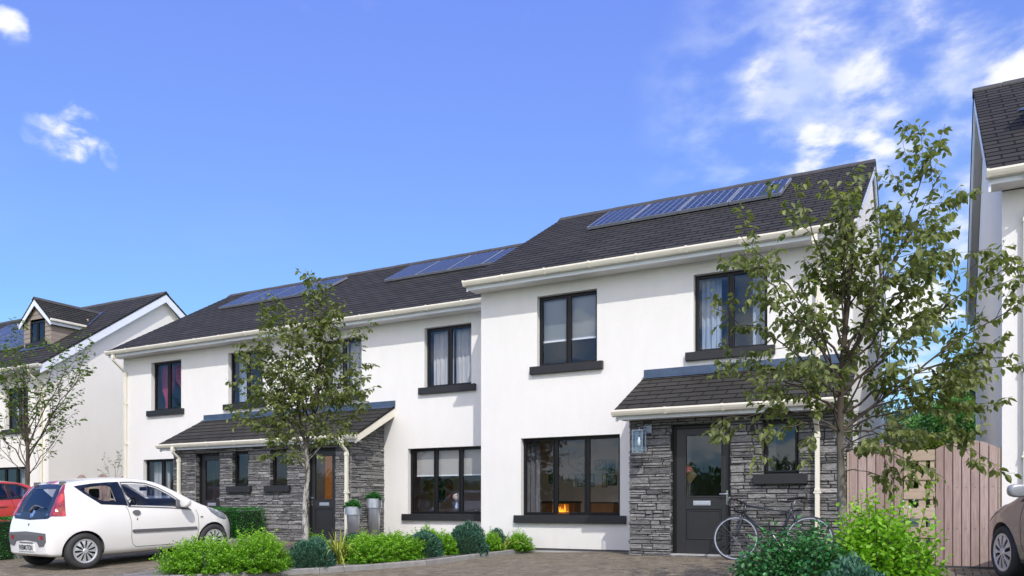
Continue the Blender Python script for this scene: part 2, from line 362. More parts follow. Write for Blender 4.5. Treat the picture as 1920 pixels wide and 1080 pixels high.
# ------------------------------------------------------------------ camera, sun, sky
cam = bpy.data.cameras.new('camera'); co = bpy.data.objects.new('camera', cam); COL.objects.link(co)
co.location = (0, 0, .80); co.rotation_euler = (PI / 2, 0, TH)
cam.sensor_width = 36; cam.lens = 28.0; cam.shift_y = 410 / 1920; cam.clip_end = 3000; cam.clip_start = .05
SC.camera = co
sun = bpy.data.lights.new('sun', 'SUN'); so = bpy.data.objects.new('sun', sun); COL.objects.link(so)
sun.energy = 2.95; sun.angle = math.radians(.5); sun.color = (1, .955, .88)
so.rotation_euler = SUNV.to_track_quat('Z', 'Y').to_euler(); so.location = (20, -30, 40)
SC.view_settings.view_transform = 'Standard'; SC.view_settings.look = 'None'; SC.view_settings.exposure = 0

w = bpy.data.worlds.new('World'); SC.world = w; w.use_nodes = True
nt = w.node_tree; bg = nt.nodes['Background']
sky = nd(nt, 'ShaderNodeTexSky', sky_type='NISHITA'); sky.sun_disc = False
sky.sun_elevation = math.radians(45); sky.sun_rotation = math.atan2(.75, -1.0); sky.air_density = 1.0; sky.dust_density = .3; sky.ozone_density = 2.0
tint = nd(nt, 'ShaderNodeMix', data_type='RGBA', blend_type='MULTIPLY'); tint.inputs['Factor'].default_value = 1
ln(nt, sky.outputs['Color'], tint.inputs['A'])
tc = nd(nt, 'ShaderNodeTexCoord'); DIR = tc.outputs['Generated']
sz = nd(nt, 'ShaderNodeSeparateXYZ'); ln(nt, DIR, sz.inputs['Vector'])
tm = nd(nt, 'ShaderNodeMapRange'); tm.inputs['From Min'].default_value = .22; tm.inputs['From Max'].default_value = .54; ln(nt, sz.outputs['Z'], tm.inputs['Value'])
tcol = nd(nt, 'ShaderNodeMix', data_type='RGBA'); ln(nt, tm.outputs['Result'], tcol.inputs['Factor']); tcol.inputs['A'].default_value = SKYLOW; tcol.inputs['B'].default_value = SKYHIGH
ln(nt, tcol.outputs['Result'], tint.inputs['B'])
def vm(op, a, b=None, val=None):
    n = nd(nt, 'ShaderNodeVectorMath', operation=op); ln(nt, a, n.inputs[0])
    if b is not None: ln(nt, b, n.inputs[1])
    if val is not None: n.inputs[1].default_value = val
    return n
def mt(op, a, b=None, c=None, clamp=False):
    n = nd(nt, 'ShaderNodeMath', operation=op); n.use_clamp = clamp
    for i, q in enumerate((a, b, c)):
        if q is None: continue
        if isinstance(q, (int, float)): n.inputs[i].default_value = q
        else: ln(nt, q, n.inputs[i])
    return n.outputs[0]
def mrange(v, a, b, c=0, d=1, t='SMOOTHSTEP'):
    n = nd(nt, 'ShaderNodeMapRange', interpolation_type=t); ln(nt, v, n.inputs['Value'])
    for k, q in zip(('From Min', 'From Max', 'To Min', 'To Max'), (a, b, c, d)): n.inputs[k].default_value = q
    return n.outputs['Result']
# warp the direction a little so that cloud edges are ragged
wn = nd(nt, 'ShaderNodeTexNoise'); wn.inputs['Scale'].default_value = 13; wn.inputs['Detail'].default_value = 5; ln(nt, DIR, wn.inputs['Vector'])
wv = vm('SUBTRACT', wn.outputs['Color'], val=(.5, .5, .5)); ws = vm('SCALE', wv.outputs[0]); ws.inputs['Scale'].default_value = .07
dw = vm('ADD', DIR, ws.outputs[0]); DW = vm('NORMALIZE', dw.outputs[0]).outputs[0]
def sky_dir(az, el):      # azimuth to the right of the view axis, degrees
    a = TH - math.radians(az); e = math.radians(el)
    return (-math.sin(a) * math.cos(e), math.cos(a) * math.cos(e), math.sin(e))
# cloud banks: azimuth, elevation, radius (deg), weight
BANKS = [(17.12, 27.26, 1.9, 0.8), (20.9, 29.11, 2.69, 0.8), (22.88, 27.4, 2.46, 0.7), (24.49, 25.71, 3.36, 0.95), (24.8, 29.62, 3.36, 0.75), (29.07, 28.57, 3.58, 0.85), (28.18, 26.38, 2.02, 0.6), (32.06, 25.89, 2.69, 0.85), (32.19, 24.39, 2.46, 1.2), (16.84, 24.62, 1.68, 0.85), (18.86, 25.43, 1.79, 0.55), (21.4, 22.07, 2.46, 1.25), (24.01, 22.14, 2.13, 1.25), (19.2, 22.19, 1.46, 0.6), (27.43, 23.32, 2.91, 0.7), (22.88, 24.4, 2.02, 0.7), (26.06, 21.66, 2.69, 0.6), (29.65, 18.65, 2.69, 0.95), (28.18, 12.16, 4.7, 1.25), (29.36, 15.34, 2.91, 0.8), (-15.0, 31.31, 2.58, 0.25), (-9.88, 31.54, 2.58, 0.25), (0.0, 32.14, 2.2, 0.22), (-31.03, 22.09, 0.8, 1.0), (-30.09, 22.02, 1.0, 1.3), (-29.22, 22.02, 1.15, 1.7), (-28.42, 22.52, 1.15, 2.0), (-27.94, 22.15, 0.9, 1.4), (-26.98, 21.44, 0.6, 0.9), (-26.52, 20.93, 0.6, 0.9), (-32.74, 27.02, 1.1, 1.4), (-32.14, 26.26, 0.8, 0.9)]
field = None
for az, el, r, wt in BANKS:
    d = sky_dir(az, el); dp = vm('DOT_PRODUCT', DW, val=d).outputs['Value']
    f = mt('MULTIPLY', mrange(dp, math.cos(math.radians(r * 1.25)), 1.0, t='SMOOTHSTEP'), wt)
    field = f if field is None else mt('MAXIMUM', field, f)
# unseen cloud behind the viewer, thickened and brightened to add white fill light
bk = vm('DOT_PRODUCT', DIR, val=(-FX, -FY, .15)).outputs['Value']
back = mt('MULTIPLY', mrange(bk, -.02, .45), FILLCLOUD)
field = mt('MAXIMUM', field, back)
mp = nd(nt, 'ShaderNodeMapping'); mp.inputs['Scale'].default_value = (1, 1, 1.9); ln(nt, DIR, mp.inputs['Vector'])
cn = nd(nt, 'ShaderNodeTexNoise'); cn.inputs['Scale'].default_value = 13; cn.inputs['Detail'].default_value = 9; cn.inputs['Roughness'].default_value = .52; cn.inputs['Distortion'].default_value = .15
ln(nt, mp.outputs['Vector'], cn.inputs['Vector'])
dens = mt('MULTIPLY', field, mrange(cn.outputs['Fac'], .37, .65, t='LINEAR'))
alpha = mt('MULTIPLY', mrange(dens, .12, 1.15), .97)
wisp = nd(nt, 'ShaderNodeTexNoise'); wisp.inputs['Scale'].default_value = 2.2; wisp.inputs['Detail'].default_value = 5; ln(nt, mp.outputs['Vector'], wisp.inputs['Vector'])
alpha = mt('MAXIMUM', alpha, mrange(wisp.outputs['Fac'], .48, .85, 0, .22))
veil = mt('MULTIPLY', mrange(vm('DOT_PRODUCT', DW, val=sky_dir(24, 23)).outputs['Value'], math.cos(math.radians(15)), math.cos(math.radians(5))), mrange(cn.outputs['Fac'], .38, .68, 0, .55))
alpha = mt('MAXIMUM', alpha, veil)
cm = nd(nt, 'ShaderNodeMix', data_type='RGBA'); ln(nt, alpha, cm.inputs['Factor']); ln(nt, tint.outputs['Result'], cm.inputs['A'])
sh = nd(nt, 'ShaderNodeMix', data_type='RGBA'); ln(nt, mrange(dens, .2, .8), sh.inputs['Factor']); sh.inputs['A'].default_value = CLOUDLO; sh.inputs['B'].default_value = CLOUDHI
glow = mrange(vm('DOT_PRODUCT', DIR, val=tuple(SUNV)).outputs['Value'], -.1, .85); gc = nd(nt, 'ShaderNodeMix', data_type='RGBA'); ln(nt, glow, gc.inputs['Factor']); gc.inputs['A'].default_value = (1, 1, 1, 1); gc.inputs['B'].default_value = FILLTINT  # clouds towards the sun boosted and warmed to lift the shaded walls
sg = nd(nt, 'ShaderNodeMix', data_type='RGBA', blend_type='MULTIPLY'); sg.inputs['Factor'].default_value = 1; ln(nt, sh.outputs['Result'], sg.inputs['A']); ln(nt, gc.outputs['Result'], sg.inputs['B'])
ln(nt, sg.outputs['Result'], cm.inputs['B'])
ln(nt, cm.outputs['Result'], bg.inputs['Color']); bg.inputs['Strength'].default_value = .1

# ------------------------------------------------------------------ ground
def sheet(name, xs, ys, dz, m, inside=None):
    mb = MB(); idx = {}; vs = []; fs = []
    for i, x in enumerate(xs):
        for j, y in enumerate(ys): idx[i, j] = len(vs); vs.append((x, y, gz(x, y) + dz))
    for i in range(len(xs) - 1):
        for j in range(len(ys) - 1): fs.append((idx[i, j], idx[i + 1, j], idx[i + 1, j + 1], idx[i, j + 1]))
    mb.add(vs, fs); return structure(name, mb, m)
def spaced(a, b, n): return [a + (b - a) * i / n for i in range(n + 1)]
m, nt, b = mat('meadow_ground'); n = noise_tex(nt, .4, 6); r = ramp(nt, n.outputs['Fac'], [(.3, (.05, .075, .025)), (.7, (.09, .11, .04))]); ln(nt, r.outputs['Color'], b.inputs['Base Color']); b.inputs['Roughness'].default_value = 1; M['meadow'] = m
M['asphalt'] = plain('asphalt', (.075, .075, .075), .9, var=.2, scale=30, bmp=.5, bscale=140)
sheet('ground', [-900, -300, -120, -60] + spaced(-40, 20, 60) + [60, 120, 300, 900], [-900, -300, -120, -50] + spaced(-20, 30, 50) + [60, 120, 300, 900], -.06, M['meadow'])
sheet('road', spaced(-60, 40, 50), spaced(-3.5, 4.6, 4), -.05, M['asphalt'])
sheet('driveway_bedding', spaced(-40, 14, 108), spaced(4.6, 16.5, 48), -.022, M['sand'])
def herringbone():
    mb = MB(); a = .1; g = .006; ch = .009; rr = random.Random(3)
    x0, x1, y0, y1 = -17.5, 2.6, 5.2, 15.6
    nx, ny = int((x1 - x0) / a), int((y1 - y0) / a)
    for i in range(nx):
        for j in range(ny):
            k = (i - j) % 4
            if k == 0: r = (i * a, (i + 2) * a, j * a, (j + 1) * a)
            elif k == 3: r = (i * a, (i + 1) * a, j * a, (j + 2) * a)
            else: continue
            bx0, bx1, by0, by1 = x0 + r[0] + g, x0 + r[1] - g, y0 + r[2] + g, y0 + r[3] - g
            cx, cy = (bx0 + bx1) / 2, (by0 + by1) / 2
            if cx < -15.4 and cy < 9: pass
            dz = rr.uniform(-.0018, .0018); tx = rr.uniform(-.012, .012); ty = rr.uniform(-.012, .012)
            def P(x, y, d): return (x, y, gz(x, y) + dz + d + (x - cx) * tx + (y - cy) * ty)
            vs = [P(bx0, by0, -ch), P(bx1, by0, -ch), P(bx1, by1, -ch), P(bx0, by1, -ch), P(bx0 + ch, by0 + ch, 0), P(bx1 - ch, by0 + ch, 0), P(bx1 - ch, by1 - ch, 0), P(bx0 + ch, by1 - ch, 0),
                  P(bx0, by0, -.03), P(bx1, by0, -.03), P(bx1, by1, -.03), P(bx0, by1, -.03)]
            mb._t = min(1, max(0, rr.gauss(.5, .2)))
            mb.add(vs, [(4, 5, 6, 7), (0, 1, 5, 4), (1, 2, 6, 5), (2, 3, 7, 6), (3, 0, 4, 7), (8, 9, 1, 0), (9, 10, 2, 1), (10, 11, 3, 2), (11, 8, 0, 3)])
    return mb
structure('driveway', herringbone(), M['paver'], fixn=False)

def kerb(name, pts, width=.10, h=.085, side=1, seg=.9):
    """row of kerb stones along a polyline; side = which side the width lies on"""
    mb = MB(); P = [Vector((p[0], p[1], 0)) for p in pts]; out = []
    for a, b_ in zip(P[:-1], P[1:]):
        L = (b_ - a).length; n = max(1, round(L / seg))
        for i in range(n): out.append((a.lerp(b_, i / n), a.lerp(b_, (i + 1) / n)))
    for i, (a, b_) in enumerate(out):
        d = (b_ - a).normalized(); a2 = a + d * .004; b2 = b_ - d * .004
        def nrm(q, r):
            t = (r - q).normalized(); return Vector((-t.y, t.x, 0)) * side
        n0 = nrm(*(out[i - 1] if i else out[i])) + nrm(a, b_); n0.normalize(); n1 = nrm(a, b_) + nrm(*(out[i + 1] if i + 1 < len(out) else out[i])); n1.normalize()
        mb._t = random.random(); vs = []
        for q, nn in ((a2, n0), (b2, n1)):
            z = gz(q.x, q.y); c = .014
            for o_, zz in ((0, -.05), (0, h - c), (c, h), (width - c, h), (width, h - c), (width, -.05)):
                vs.append((q.x + nn.x * o_, q.y + nn.y * o_, z + zz))
        fs = [(k, k + 1, k + 7, k + 6) for k in range(5)] + [(0, 1, 2, 3, 4, 5), (11, 10, 9, 8, 7, 6)]
        mb.add(vs, fs)
    return structure(name, mb, M['concrete'])
def bed(name, poly, dz=.07):
    """soil filling a polygon"""
    xs = [p[0] for p in poly]; ys = [p[1] for p in poly]; vs = [Vector(p) for p in poly]; n = len(vs)
    pts = list(vs); rr = random.Random(4); x = min(xs)
    while x < max(xs):
        y = min(ys)
        while y < max(ys):
            q = (x + rr.uniform(-.03, .03), y + rr.uniform(-.03, .03)); ins = False; j = n - 1
            for i in range(n):
                if (vs[i].y > q[1]) != (vs[j].y > q[1]) and q[0] < (vs[j].x - vs[i].x) * (q[1] - vs[i].y) / (vs[j].y - vs[i].y) + vs[i].x: ins = not ins
                j = i
            if ins: pts.append(Vector(q))
            y += .14
        x += .14
    V, E_, F, *_ = delaunay_2d_cdt(pts, [(i, (i + 1) % n) for i in range(n)], [], 1, 1e-4)
    mb = MB(); mb.add([(p.x, p.y, gz(p.x, p.y) + dz + rr.uniform(-.012, .015)) for p in V], [tuple(f) for f in F])
    return structure(name, mb, M['soil'], smooth=True)
K1 = [(-10.2, 6.9), (-9.35, 7.45), (-8.75, 8.25), (-8.16, 9.15), (-7.76, 9.92), (-7.34, 10.77), (-7.08, 11.9), (-6.93, 13.0), (-6.85, 13.76)]
K1B = [(-10.2, 6.9), (-10.22, 9), (-10.3, 11), (-10.35, 12.6), (-10.6, 14.99)]
kerb('kerb', K1, side=1); kerb('kerb', K1B, side=-1, width=.08, h=.07)
bed('planting_bed', [(-10.16, 6.98), (-9.4, 7.53), (-8.85, 8.35), (-8.26, 9.25), (-7.87, 10.02), (-7.46, 10.85), (-7.2, 11.95), (-7.05, 13.0), (-6.97, 13.76), (-8.06, 13.76), (-8.06, 14.98), (-10.55, 14.98), (-10.3, 12.6), (-10.25, 11), (-10.18, 9)])
kerb('kerb', [(-15.9, 7.2), (-15.2, 8.5), (-14.65, 9.9), (-14.1, 11.5), (-13.75, 12.9), (-13.7, 13.1), (-14.05, 13.75), (-15.3, 13.78)], side=1)
bed('planting_bed', [(-16.8, 7.3), (-15.95, 7.35), (-15.28, 8.6), (-14.75, 10), (-14.2, 11.6), (-13.85, 12.9), (-14.1, 13.65), (-15.2, 13.66), (-16.8, 13.2)], .06)
kerb('kerb', [(-1.9, 9.4), (-2.0, 7.5), (-1.85, 5.6), (-1.2, 4.7), (.1, 4.7), (.3, 5.2), (.1, 7.2), (-.25, 9.0), (-.9, 9.5), (-1.9, 9.4)], side=-1, seg=.6)
bed('planting_bed', [(-1.8, 9.3), (-1.9, 7.5), (-1.75, 5.65), (-1.15, 4.8), (.05, 4.8), (.2, 5.2), (0, 7.2), (-.32, 8.95), (-.9, 9.4)])

# ------------------------------------------------------------------ house building helpers
def wall_front(mb, Y, x0, x1, z0, z1, holes, depth=.14):
    xs = sorted({x0, x1, *[h[0] for h in holes], *[h[1] for h in holes]}); zs = sorted({z0, z1, *[h[2] for h in holes], *[h[3] for h in holes]})
    for a, b_ in zip(xs[:-1], xs[1:]):
        for c, d in zip(zs[:-1], zs[1:]):
            mx, mz = (a + b_) / 2, (c + d) / 2
            if any(h[0] < mx < h[1] and h[2] < mz < h[3] for h in holes): continue
            mb.quad((a, Y, c), (b_, Y, c), (b_, Y, d), (a, Y, d))
    for h in holes:
        a, b_, c, d = h; y = Y + depth
        mb.quad((a, Y, c), (a, Y, d), (a, y, d), (a, y, c)); mb.quad((b_, Y, c), (b_, y, c), (b_, y, d), (b_, Y, d))
        mb.quad((a, Y, d), (b_, Y, d), (b_, y, d), (a, y, d)); mb.quad((a, Y, c), (a, y, c), (b_, y, c), (b_, Y, c))
def frame_boxes(mb, x0, x1, z0, z1, y0, y1, t):
    mb.box(x0, x0 + t, y0, y1, z0, z1); mb.box(x1 - t, x1, y0, y1, z0, z1)
    mb.box(x0 + t, x1 - t, y0, y1, z0, z0 + t); mb.box(x0 + t, x1 - t, y0, y1, z1 - t, z1)
def window(par, x0, x1, z0, z1, Y, n=2, sill=True, rv=.11, label=None, sw=None):
    mb = MB(); y = Y + rv; t = .034; mb_ = .022
    mb.box(x0, x0 + t, y, y + .06, z0, z1); mb.box(x1 - t, x1, y, y + .06, z0, z1)
    mb.box(x0 + t, x1 - t, y, y + .06, z0, z0 + t); mb.box(x0 + t, x1 - t, y, y + .06, z1 - t, z1)
    e = [x0 + t + (x1 - x0 - 2 * t) * k / n for k in range(n + 1)]
    for k in range(1, n): mb.box(e[k] - mb_, e[k] + mb_, y, y + .06, z0 + t, z1 - t)
    win = mb.build('window', M['anthracite'], par, bevel=.004)
    if label: win['label'] = label
    g = MB(); s = MB()
    for k in range(n):
        a = e[k] + (mb_ if k else 0); b_ = e[k + 1] - (mb_ if k < n - 1 else 0); c, d = z0 + t, z1 - t
        frame_boxes(s, a + .002, b_ - .002, c + .002, d - .002, y - .012, y + .04, .028)
        g.quad((a + .02, y + .02, c + .02), (b_ - .02, y + .02, c + .02), (b_ - .02, y + .02, d - .02), (a + .02, y + .02, d - .02))
    s.build('sash', M['anthracite'], win, bevel=.004); g.build('pane', M['glass'], win, fixn=False)
    if sill:
        q = MB(); q.box(x0 - .13, x1 + .13, Y - .075, Y + rv + .01, z0 - .145, z0 + .004); q.build('sill', M['sill'], win, bevel=.006)
    return win
def door(par, x0, x1, z0, z1, Y, hinge='left', label=None, glass=None, rv=.12):
    y = Y + rv; mb = MB(); t = .055
    mb.box(x0, x0 + t, y, y + .08, z0, z1); mb.box(x1 - t, x1, y, y + .08, z0, z1); mb.box(x0 + t, x1 - t, y, y + .08, z1 - t, z1)
    W = x1 - x0; H = z1 - z0
    def fx(f): return x0 + f * W if hinge == 'left' else x1 - f * W
    gx0, gx1 = sorted((fx(.225), fx(.825))); gz0, gz1 = z0 + .95, z0 + 1.93
    y2 = y + .02; L0, L1, T = x0 + t + .003, x1 - t - .003, z1 - t - .003; B = z0 + .02
    lf = MB(); lf.box(L0, gx0, y2, y2 + .045, B, T); lf.box(gx1, L1, y2, y2 + .045, B, T); lf.box(gx0, gx1, y2, y2 + .045, B, z0 + .24)
    lf.box(gx0, gx1, y2, y2 + .045, z0 + .74, gz0); lf.box(gx0, gx1, y2, y2 + .045, gz1, T); lf.box(gx0, gx1, y2 + .016, y2 + .04, z0 + .24, z0 + .74)
    frame_boxes(lf, gx0 + .012, gx1 - .012, z0 + .252, z0 + .728, y2 + .006, y2 + .018, .02)
    frame_boxes(lf, gx0 - .02, gx1 + .02, gz0 - .02, gz1 + .02, y2 - .008, y2 - .001, .024)
    d = lf.build('door', M['doorpaint'], par, bevel=.003)
    if label: d['label'] = label
    mb.build('door_frame', M['anthracite'], d, bevel=.004)
    g = MB(); g.quad((gx0, y2 + .02, gz0), (gx1, y2 + .02, gz0), (gx1, y2 + .02, gz1), (gx0, y2 + .02, gz1)); g.build('pane', glass or M['glass'], d, fixn=False)
    cx = (x0 + x1) / 2; q = MB(); q.box(cx - .14, cx + .14, y2 - .012, y2 - .001, z0 + .80, z0 + .875); q.box(cx - .118, cx + .118, y2 - .018, y2 - .0125, z0 + .812, z0 + .863); q.build('letterbox', M['steel'], d, bevel=.003)
    hx = fx(.92); sg = -1 if hinge == 'left' else 1; h = MB(); h.box(hx - .016, hx + .016, y2 - .01, y2 - .001, z0 + .81, z0 + 1.04)
    h.tube([(hx, y2 - .01, z0 + .98), (hx, y2 - .055, z0 + .98), (hx + sg * .03, y2 - .06, z0 + .98), (hx + sg * .11, y2 - .058, z0 + .98)], .009, 8); h.build('handle', M['chrome'], d, smooth=False)
    st = MB(); st.box(x0, x1, Y + .01, y + .1, z0 - .05, z0 + .018); st.build('threshold', M['plinth'], d)
    return d
def slope(mb, A, u, v, W, L, g=.22, t=.009):
    """overlapping slate courses; A eave corner, u along, v up-slope"""
    A, u, v = Vector(A), Vector(u).normalized(), Vector(v).normalized(); nn = u.cross(v); nn = nn if nn.z > 0 else -nn
    n = max(1, round(L / g)); g = L / n; rr = random.Random(int(abs(A.x * 13 + A.y * 7)))
    for i in range(n):
        s0, s1 = i * g, (i + 1) * g; x = 0.0 - rr.random() * .33; first = True
        a = A + v * s0 + nn * t; b_ = a + u * W; c = A + v * s1 + nn * .002 + u * W; d = A + v * s1 + nn * .002
        e = A + v * s0 - nn * .004; f = e + u * W; k = i * .19
        mb.add([a, b_, c, d, e, f], [(0, 1, 2, 3), (4, 5, 1, 0)], [[(0, k + .001), (W, k + .001), (W, k + .189), (0, k + .189)], [(0, k + .05)] * 4])
def gable_roof(par, x0, x1, yf, ze, yr, zr, yb, barge=.2, barge_m=None, wall_x=None, name='roof'):
    """roof between x0..x1; front eave (yf,ze), ridge (yr,zr), rear eave yb"""
    mb = MB(); vf = Vector((0, yr - yf, zr - ze)); vb = Vector((0, yr - yb, zr - ze))
    slope(mb, (x0, yf, ze), (1, 0, 0), vf, x1 - x0, vf.length); slope(mb, (x1, yb, ze), (-1, 0, 0), vb, x1 - x0, vb.length)
    th = .045                               # deck under the slates
    mb.prism([(yf, ze - .006), (yr, zr - .006), (yb, ze - .006), (yb, ze - th), (yr, zr - th - .02), (yf, ze - th)], 'x', x0 + .004, x1 - .004)
    for f in range(len(mb.f) - 8, len(mb.f)): mb.mi[f] = 0
    r = mb.build(name, M['slate'], par, fixn=False)
    rt = MB(); n = max(1, round((x1 - x0) / .46)); w = (x1 - x0) / n
    for i in range(n):
        a, b_ = x0 + i * w - (.0 if i else .01), x0 + (i + 1) * w - .006; dv = .13; k = (zr - ze) / (yr - yf); tp = .028 + (.004 if i % 2 else 0)
        rt._t = random.random()
        rt.prism([(yr - dv, zr - dv * k + tp), (yr, zr + tp + .022), (yr + dv, zr - dv * k + tp), (yr + dv, zr - dv * k + tp - .022), (yr, zr + tp), (yr - dv, zr - dv * k + tp - .022)], 'x', a, b_)
    rt.build('ridge_tiles', M['ridge'], r, fixn=True)
    if barge:
        for sx, xx in ((1, x0), (-1, x1)):
            bb = MB(); a, b_ = sorted((xx + sx * .015, xx + sx * .045)); kz = .048
            bb.prism([(yf + .02, ze - kz), (yr, zr - kz - .02), (yb - .02, ze - kz), (yb - .02, ze - kz - barge), (yr, zr - kz - barge * 1.12), (yf + .02, ze - kz - barge)], 'x', a, b_)
            bb.build('bargeboard', barge_m or M['white_upvc'], r)
            if wall_x:                         # soffit between bargeboard and wall
                wx = wall_x[0] if sx > 0 else wall_x[1]; a, b_ = sorted((xx + sx * .046, wx)); 
                if b_ - a > .01:
                    s = MB(); s.prism([(yf + .05, ze - .13), (yr, zr - .15), (yb - .05, ze - .13), (yb - .05, ze - .14), (yr, zr - .16), (yf + .05, ze - .14)], 'x', a, b_); s.build('verge_soffit', M['soffit'], r)
    return r
def gutter(par, x0, x1, y, ztop, step=.9, name='gutter', s=1.0):
    """square-line cream gutter whose front face stands at y"""
    mb = MB(); P = [(0, 0), (-.012, -.004), (-.014, -.030), (.0, -.062), (.02, -.095), (.085, -.100), (.105, -.085), (.105, 0), (.098, 0), (.096, -.08), (.03, -.085), (.010, -.058), (-.004, -.028), (-.002, -.006)]
    P = [(y + a * s + .012, ztop + b_ * s) for a, b_ in P]; mb.prism(P, 'x', x0, x1)
    C = [(y - .006, ztop + .004), (y - .008, ztop - .032 * s), (y + .012, ztop - .070 * s), (y + .03, ztop - .104 * s), (y + .11 * s, ztop - .108 * s), (y + .118 * s, ztop - .02)]
    n = max(1, round((x1 - x0) / step))
    for i in range(n + 1):
        xx = x0 + (x1 - x0) * i / n; a, b_ = (xx, xx + .03) if i == 0 else ((xx - .03, xx) if i == n else (xx - .022, xx + .022)); mb.prism(C, 'x', a, b_)
    return mb.build(name, M['cream'], par)
def downpipe(par, x, y, ztop, zbot, ywall, w=.065):
    """square downpipe with an offset neck under the gutter"""
    mb = MB(); h = w / 2; yp = ywall - h - .02
    if abs(yp - y) > .05:
        mb.box(x - h - .012, x + h + .012, y - h - .01, y + h + .01, ztop - .11, ztop)
        p0, p1 = (y, ztop - .10), (yp, ztop - .10 - abs(yp - y) * .75 - .06)
        mb.prism([(p0[0] - h, p0[1]), (p0[0] + h, p0[1]), (p0[0] + h, p0[1] - .05), (p1[0] + h, p1[1] + .02), (p1[0] + h, p1[1] - .03), (p1[0] - h, p1[1] - .03), (p1[0] - h, p1[1]), (p0[0] - h, p0[1] - .05)], 'x', x - h, x + h)
        zt = p1[1] - .02
    else: zt = ztop
    mb.box(x - h, x + h, yp - h, yp + h, zbot, zt)
    mb.box(x - h - .008, x + h + .008, yp - h - .008, yp + h + .008, zt - .07, zt + .002)
    z = zt - .9
    while z > zbot + .2:
        mb.box(x - h - .02, x + h + .02, yp - h - .006, ywall + .001, z, z + .03); mb.box(x - h - .007, x + h + .007, yp - h - .007, yp + h + .007, z + .034, z + .075); z -= 1.15
    return mb.build('downpipe', M['cream'], par, bevel=.004)
def eaves(par, x0, x1, yg, zt, ywall, wx0=None, wx1=None, fh=.11, g=1.0):
    """gutter, fascia and soffit along a front eave"""
    gutter(par, x0, x1, yg, zt, s=g)
    f = MB(); f.box(x0 + .05, x1 - .05, yg + .125 * g, yg + .15 * g, zt - fh - .06, zt - .02); f.build('fascia', M['white_upvc'], par)
    s = MB(); s.box(x0 + .05, x1 - .05, yg + .15 * g, ywall - .001, zt - fh - .045, zt - fh - .033); s.build('soffit', M['soffit'], par)
def stone_face(mb, P, u0, u1, z0, z1, holes, rr, top=None):
    """drystone cladding on a wall: P(u, z, d) gives the point, d outwards"""
    zc = sorted({z0, z1, *[h[2] for h in holes], *[h[3] for h in holes]}); zc = [z for z in zc if z0 <= z <= z1]
    rows = []
    for a, b_ in zip(zc[:-1], zc[1:]):
        z = a
        while z < b_ - 1e-4:
            h = rr.choice([.03, .04, .05, .06, .075, .09, .115]); 
            if b_ - z - h < .03: h = b_ - z
            rows.append((z, z + h)); z += h
    for za, zb in rows:
        zm = (za + zb) / 2; cuts = [(h[0], h[1]) for h in holes if h[2] < zm < h[3]]
        spans = []; s = u0
        for a, b_ in sorted(cuts):
            if a > s: spans.append((s, a))
            s = max(s, b_)
        if s < u1: spans.append((s, u1))
        for a, b_ in spans:
            u = a
            while u < b_ - 1e-4:
                L = rr.uniform(.12, .46)
                if b_ - u - L < .07: L = b_ - u
                ztop = zb
                if top is not None:
                    lim = top(u + L / 2)
                    if zm > lim: u += L; continue
                # occasionally split a stone in two thin ones
                parts = [(u, u + L, za, ztop)]
                if ztop - za > .065 and rr.random() < .42: k = za + (ztop - za) * rr.uniform(.4, .6); parts = [(u, u + L, za, k), (u, u + L, k, ztop)]
                for p0, p1, q0, q1 in parts:
                    g = .0014; d = rr.uniform(.003, .026); mb._t = min(1, max(0, rr.gauss(.40, .17))); hq = (q1 - q0)
                    j = lambda s_=.006: rr.uniform(-s_, s_)
                    dd = [max(.002, d + j(.008)) for _ in range(4)]; c = min(.006, (q1 - q0) * .16)
                    B = [(p0 + g, q0 + g), (p1 - g, q0 + g), (p1 - g, q1 - g), (p0 + g, q1 - g)]
                    jv = lambda: abs(rr.gauss(0, .05)) * hq; ju = lambda: abs(rr.gauss(0, .008)); F = [(p0 + g + c + ju(), q0 + g + c + jv()), (p1 - g - c - ju(), q0 + g + c + jv()), (p1 - g - c - ju(), q1 - g - c - jv()), (p0 + g + c + ju(), q1 - g - c - jv())]
                    um, qm = (p0 + p1) / 2 + j(.03), None
                    vs = [P(a_, b2, -.015) for a_, b2 in B] + [P(a_, b2, e) for (a_, b2), e in zip(F, dd)]
                    # two extra mid points break up the long faces
                    mbot = P(um, F[0][1] + j(.004), (dd[0] + dd[1]) / 2 + j(.007)); mtop = P(um, F[2][1] + j(.004), (dd[2] + dd[3]) / 2 + j(.007))
                    vs += [mbot, mtop]
                    mb.add(vs, [(4, 8, 9, 7), (8, 5, 6, 9), (0, 1, 5, 8, 4), (1, 2, 6, 5), (2, 3, 7, 9, 6), (3, 0, 4, 7)])
                u += L
def curtain(par_name, x0, x1, z0, z1, y, m, label, cat='curtain', group=None, per=.11, amp=.025, gather=None, nx=None):
    mb = MB(); n = nx or max(6, int((x1 - x0) / .012)); nz = 14; vs = []
    ph = random.random() * 6
    for j in range(nz + 1):
        z = z0 + (z1 - z0) * j / nz
        for i in range(n + 1):
            f = i / n; x = x0 + (x1 - x0) * f
            if gather:                       # (pull towards x, height) tie-back
                gx, gzz = gather; k = math.exp(-((z - gzz) / .28) ** 2) * .78 + (.45 if z < gzz else .0) * (1 - math.exp(-((z - gzz) / .28) ** 2)); x = gx + (x - gx) * (1 - k)
            yy = y + amp * math.sin(2 * PI * (x0 + (x1 - x0) * f) / per + ph) * (1 + .3 * math.sin(f * 17 + ph)) + amp * .35 * math.sin(f * 41 + z)
            vs.append((x, yy, z))
    fs = [(j * (n + 1) + i, j * (n + 1) + i + 1, (j + 1) * (n + 1) + i + 1, (j + 1) * (n + 1) + i) for j in range(nz) for i in range(n)]
    mb.add(vs, fs); o = mb.build(par_name, m, loc=((x0 + x1) / 2, y, z0), smooth=True, fixn=False); return tag(o, label, cat, group)
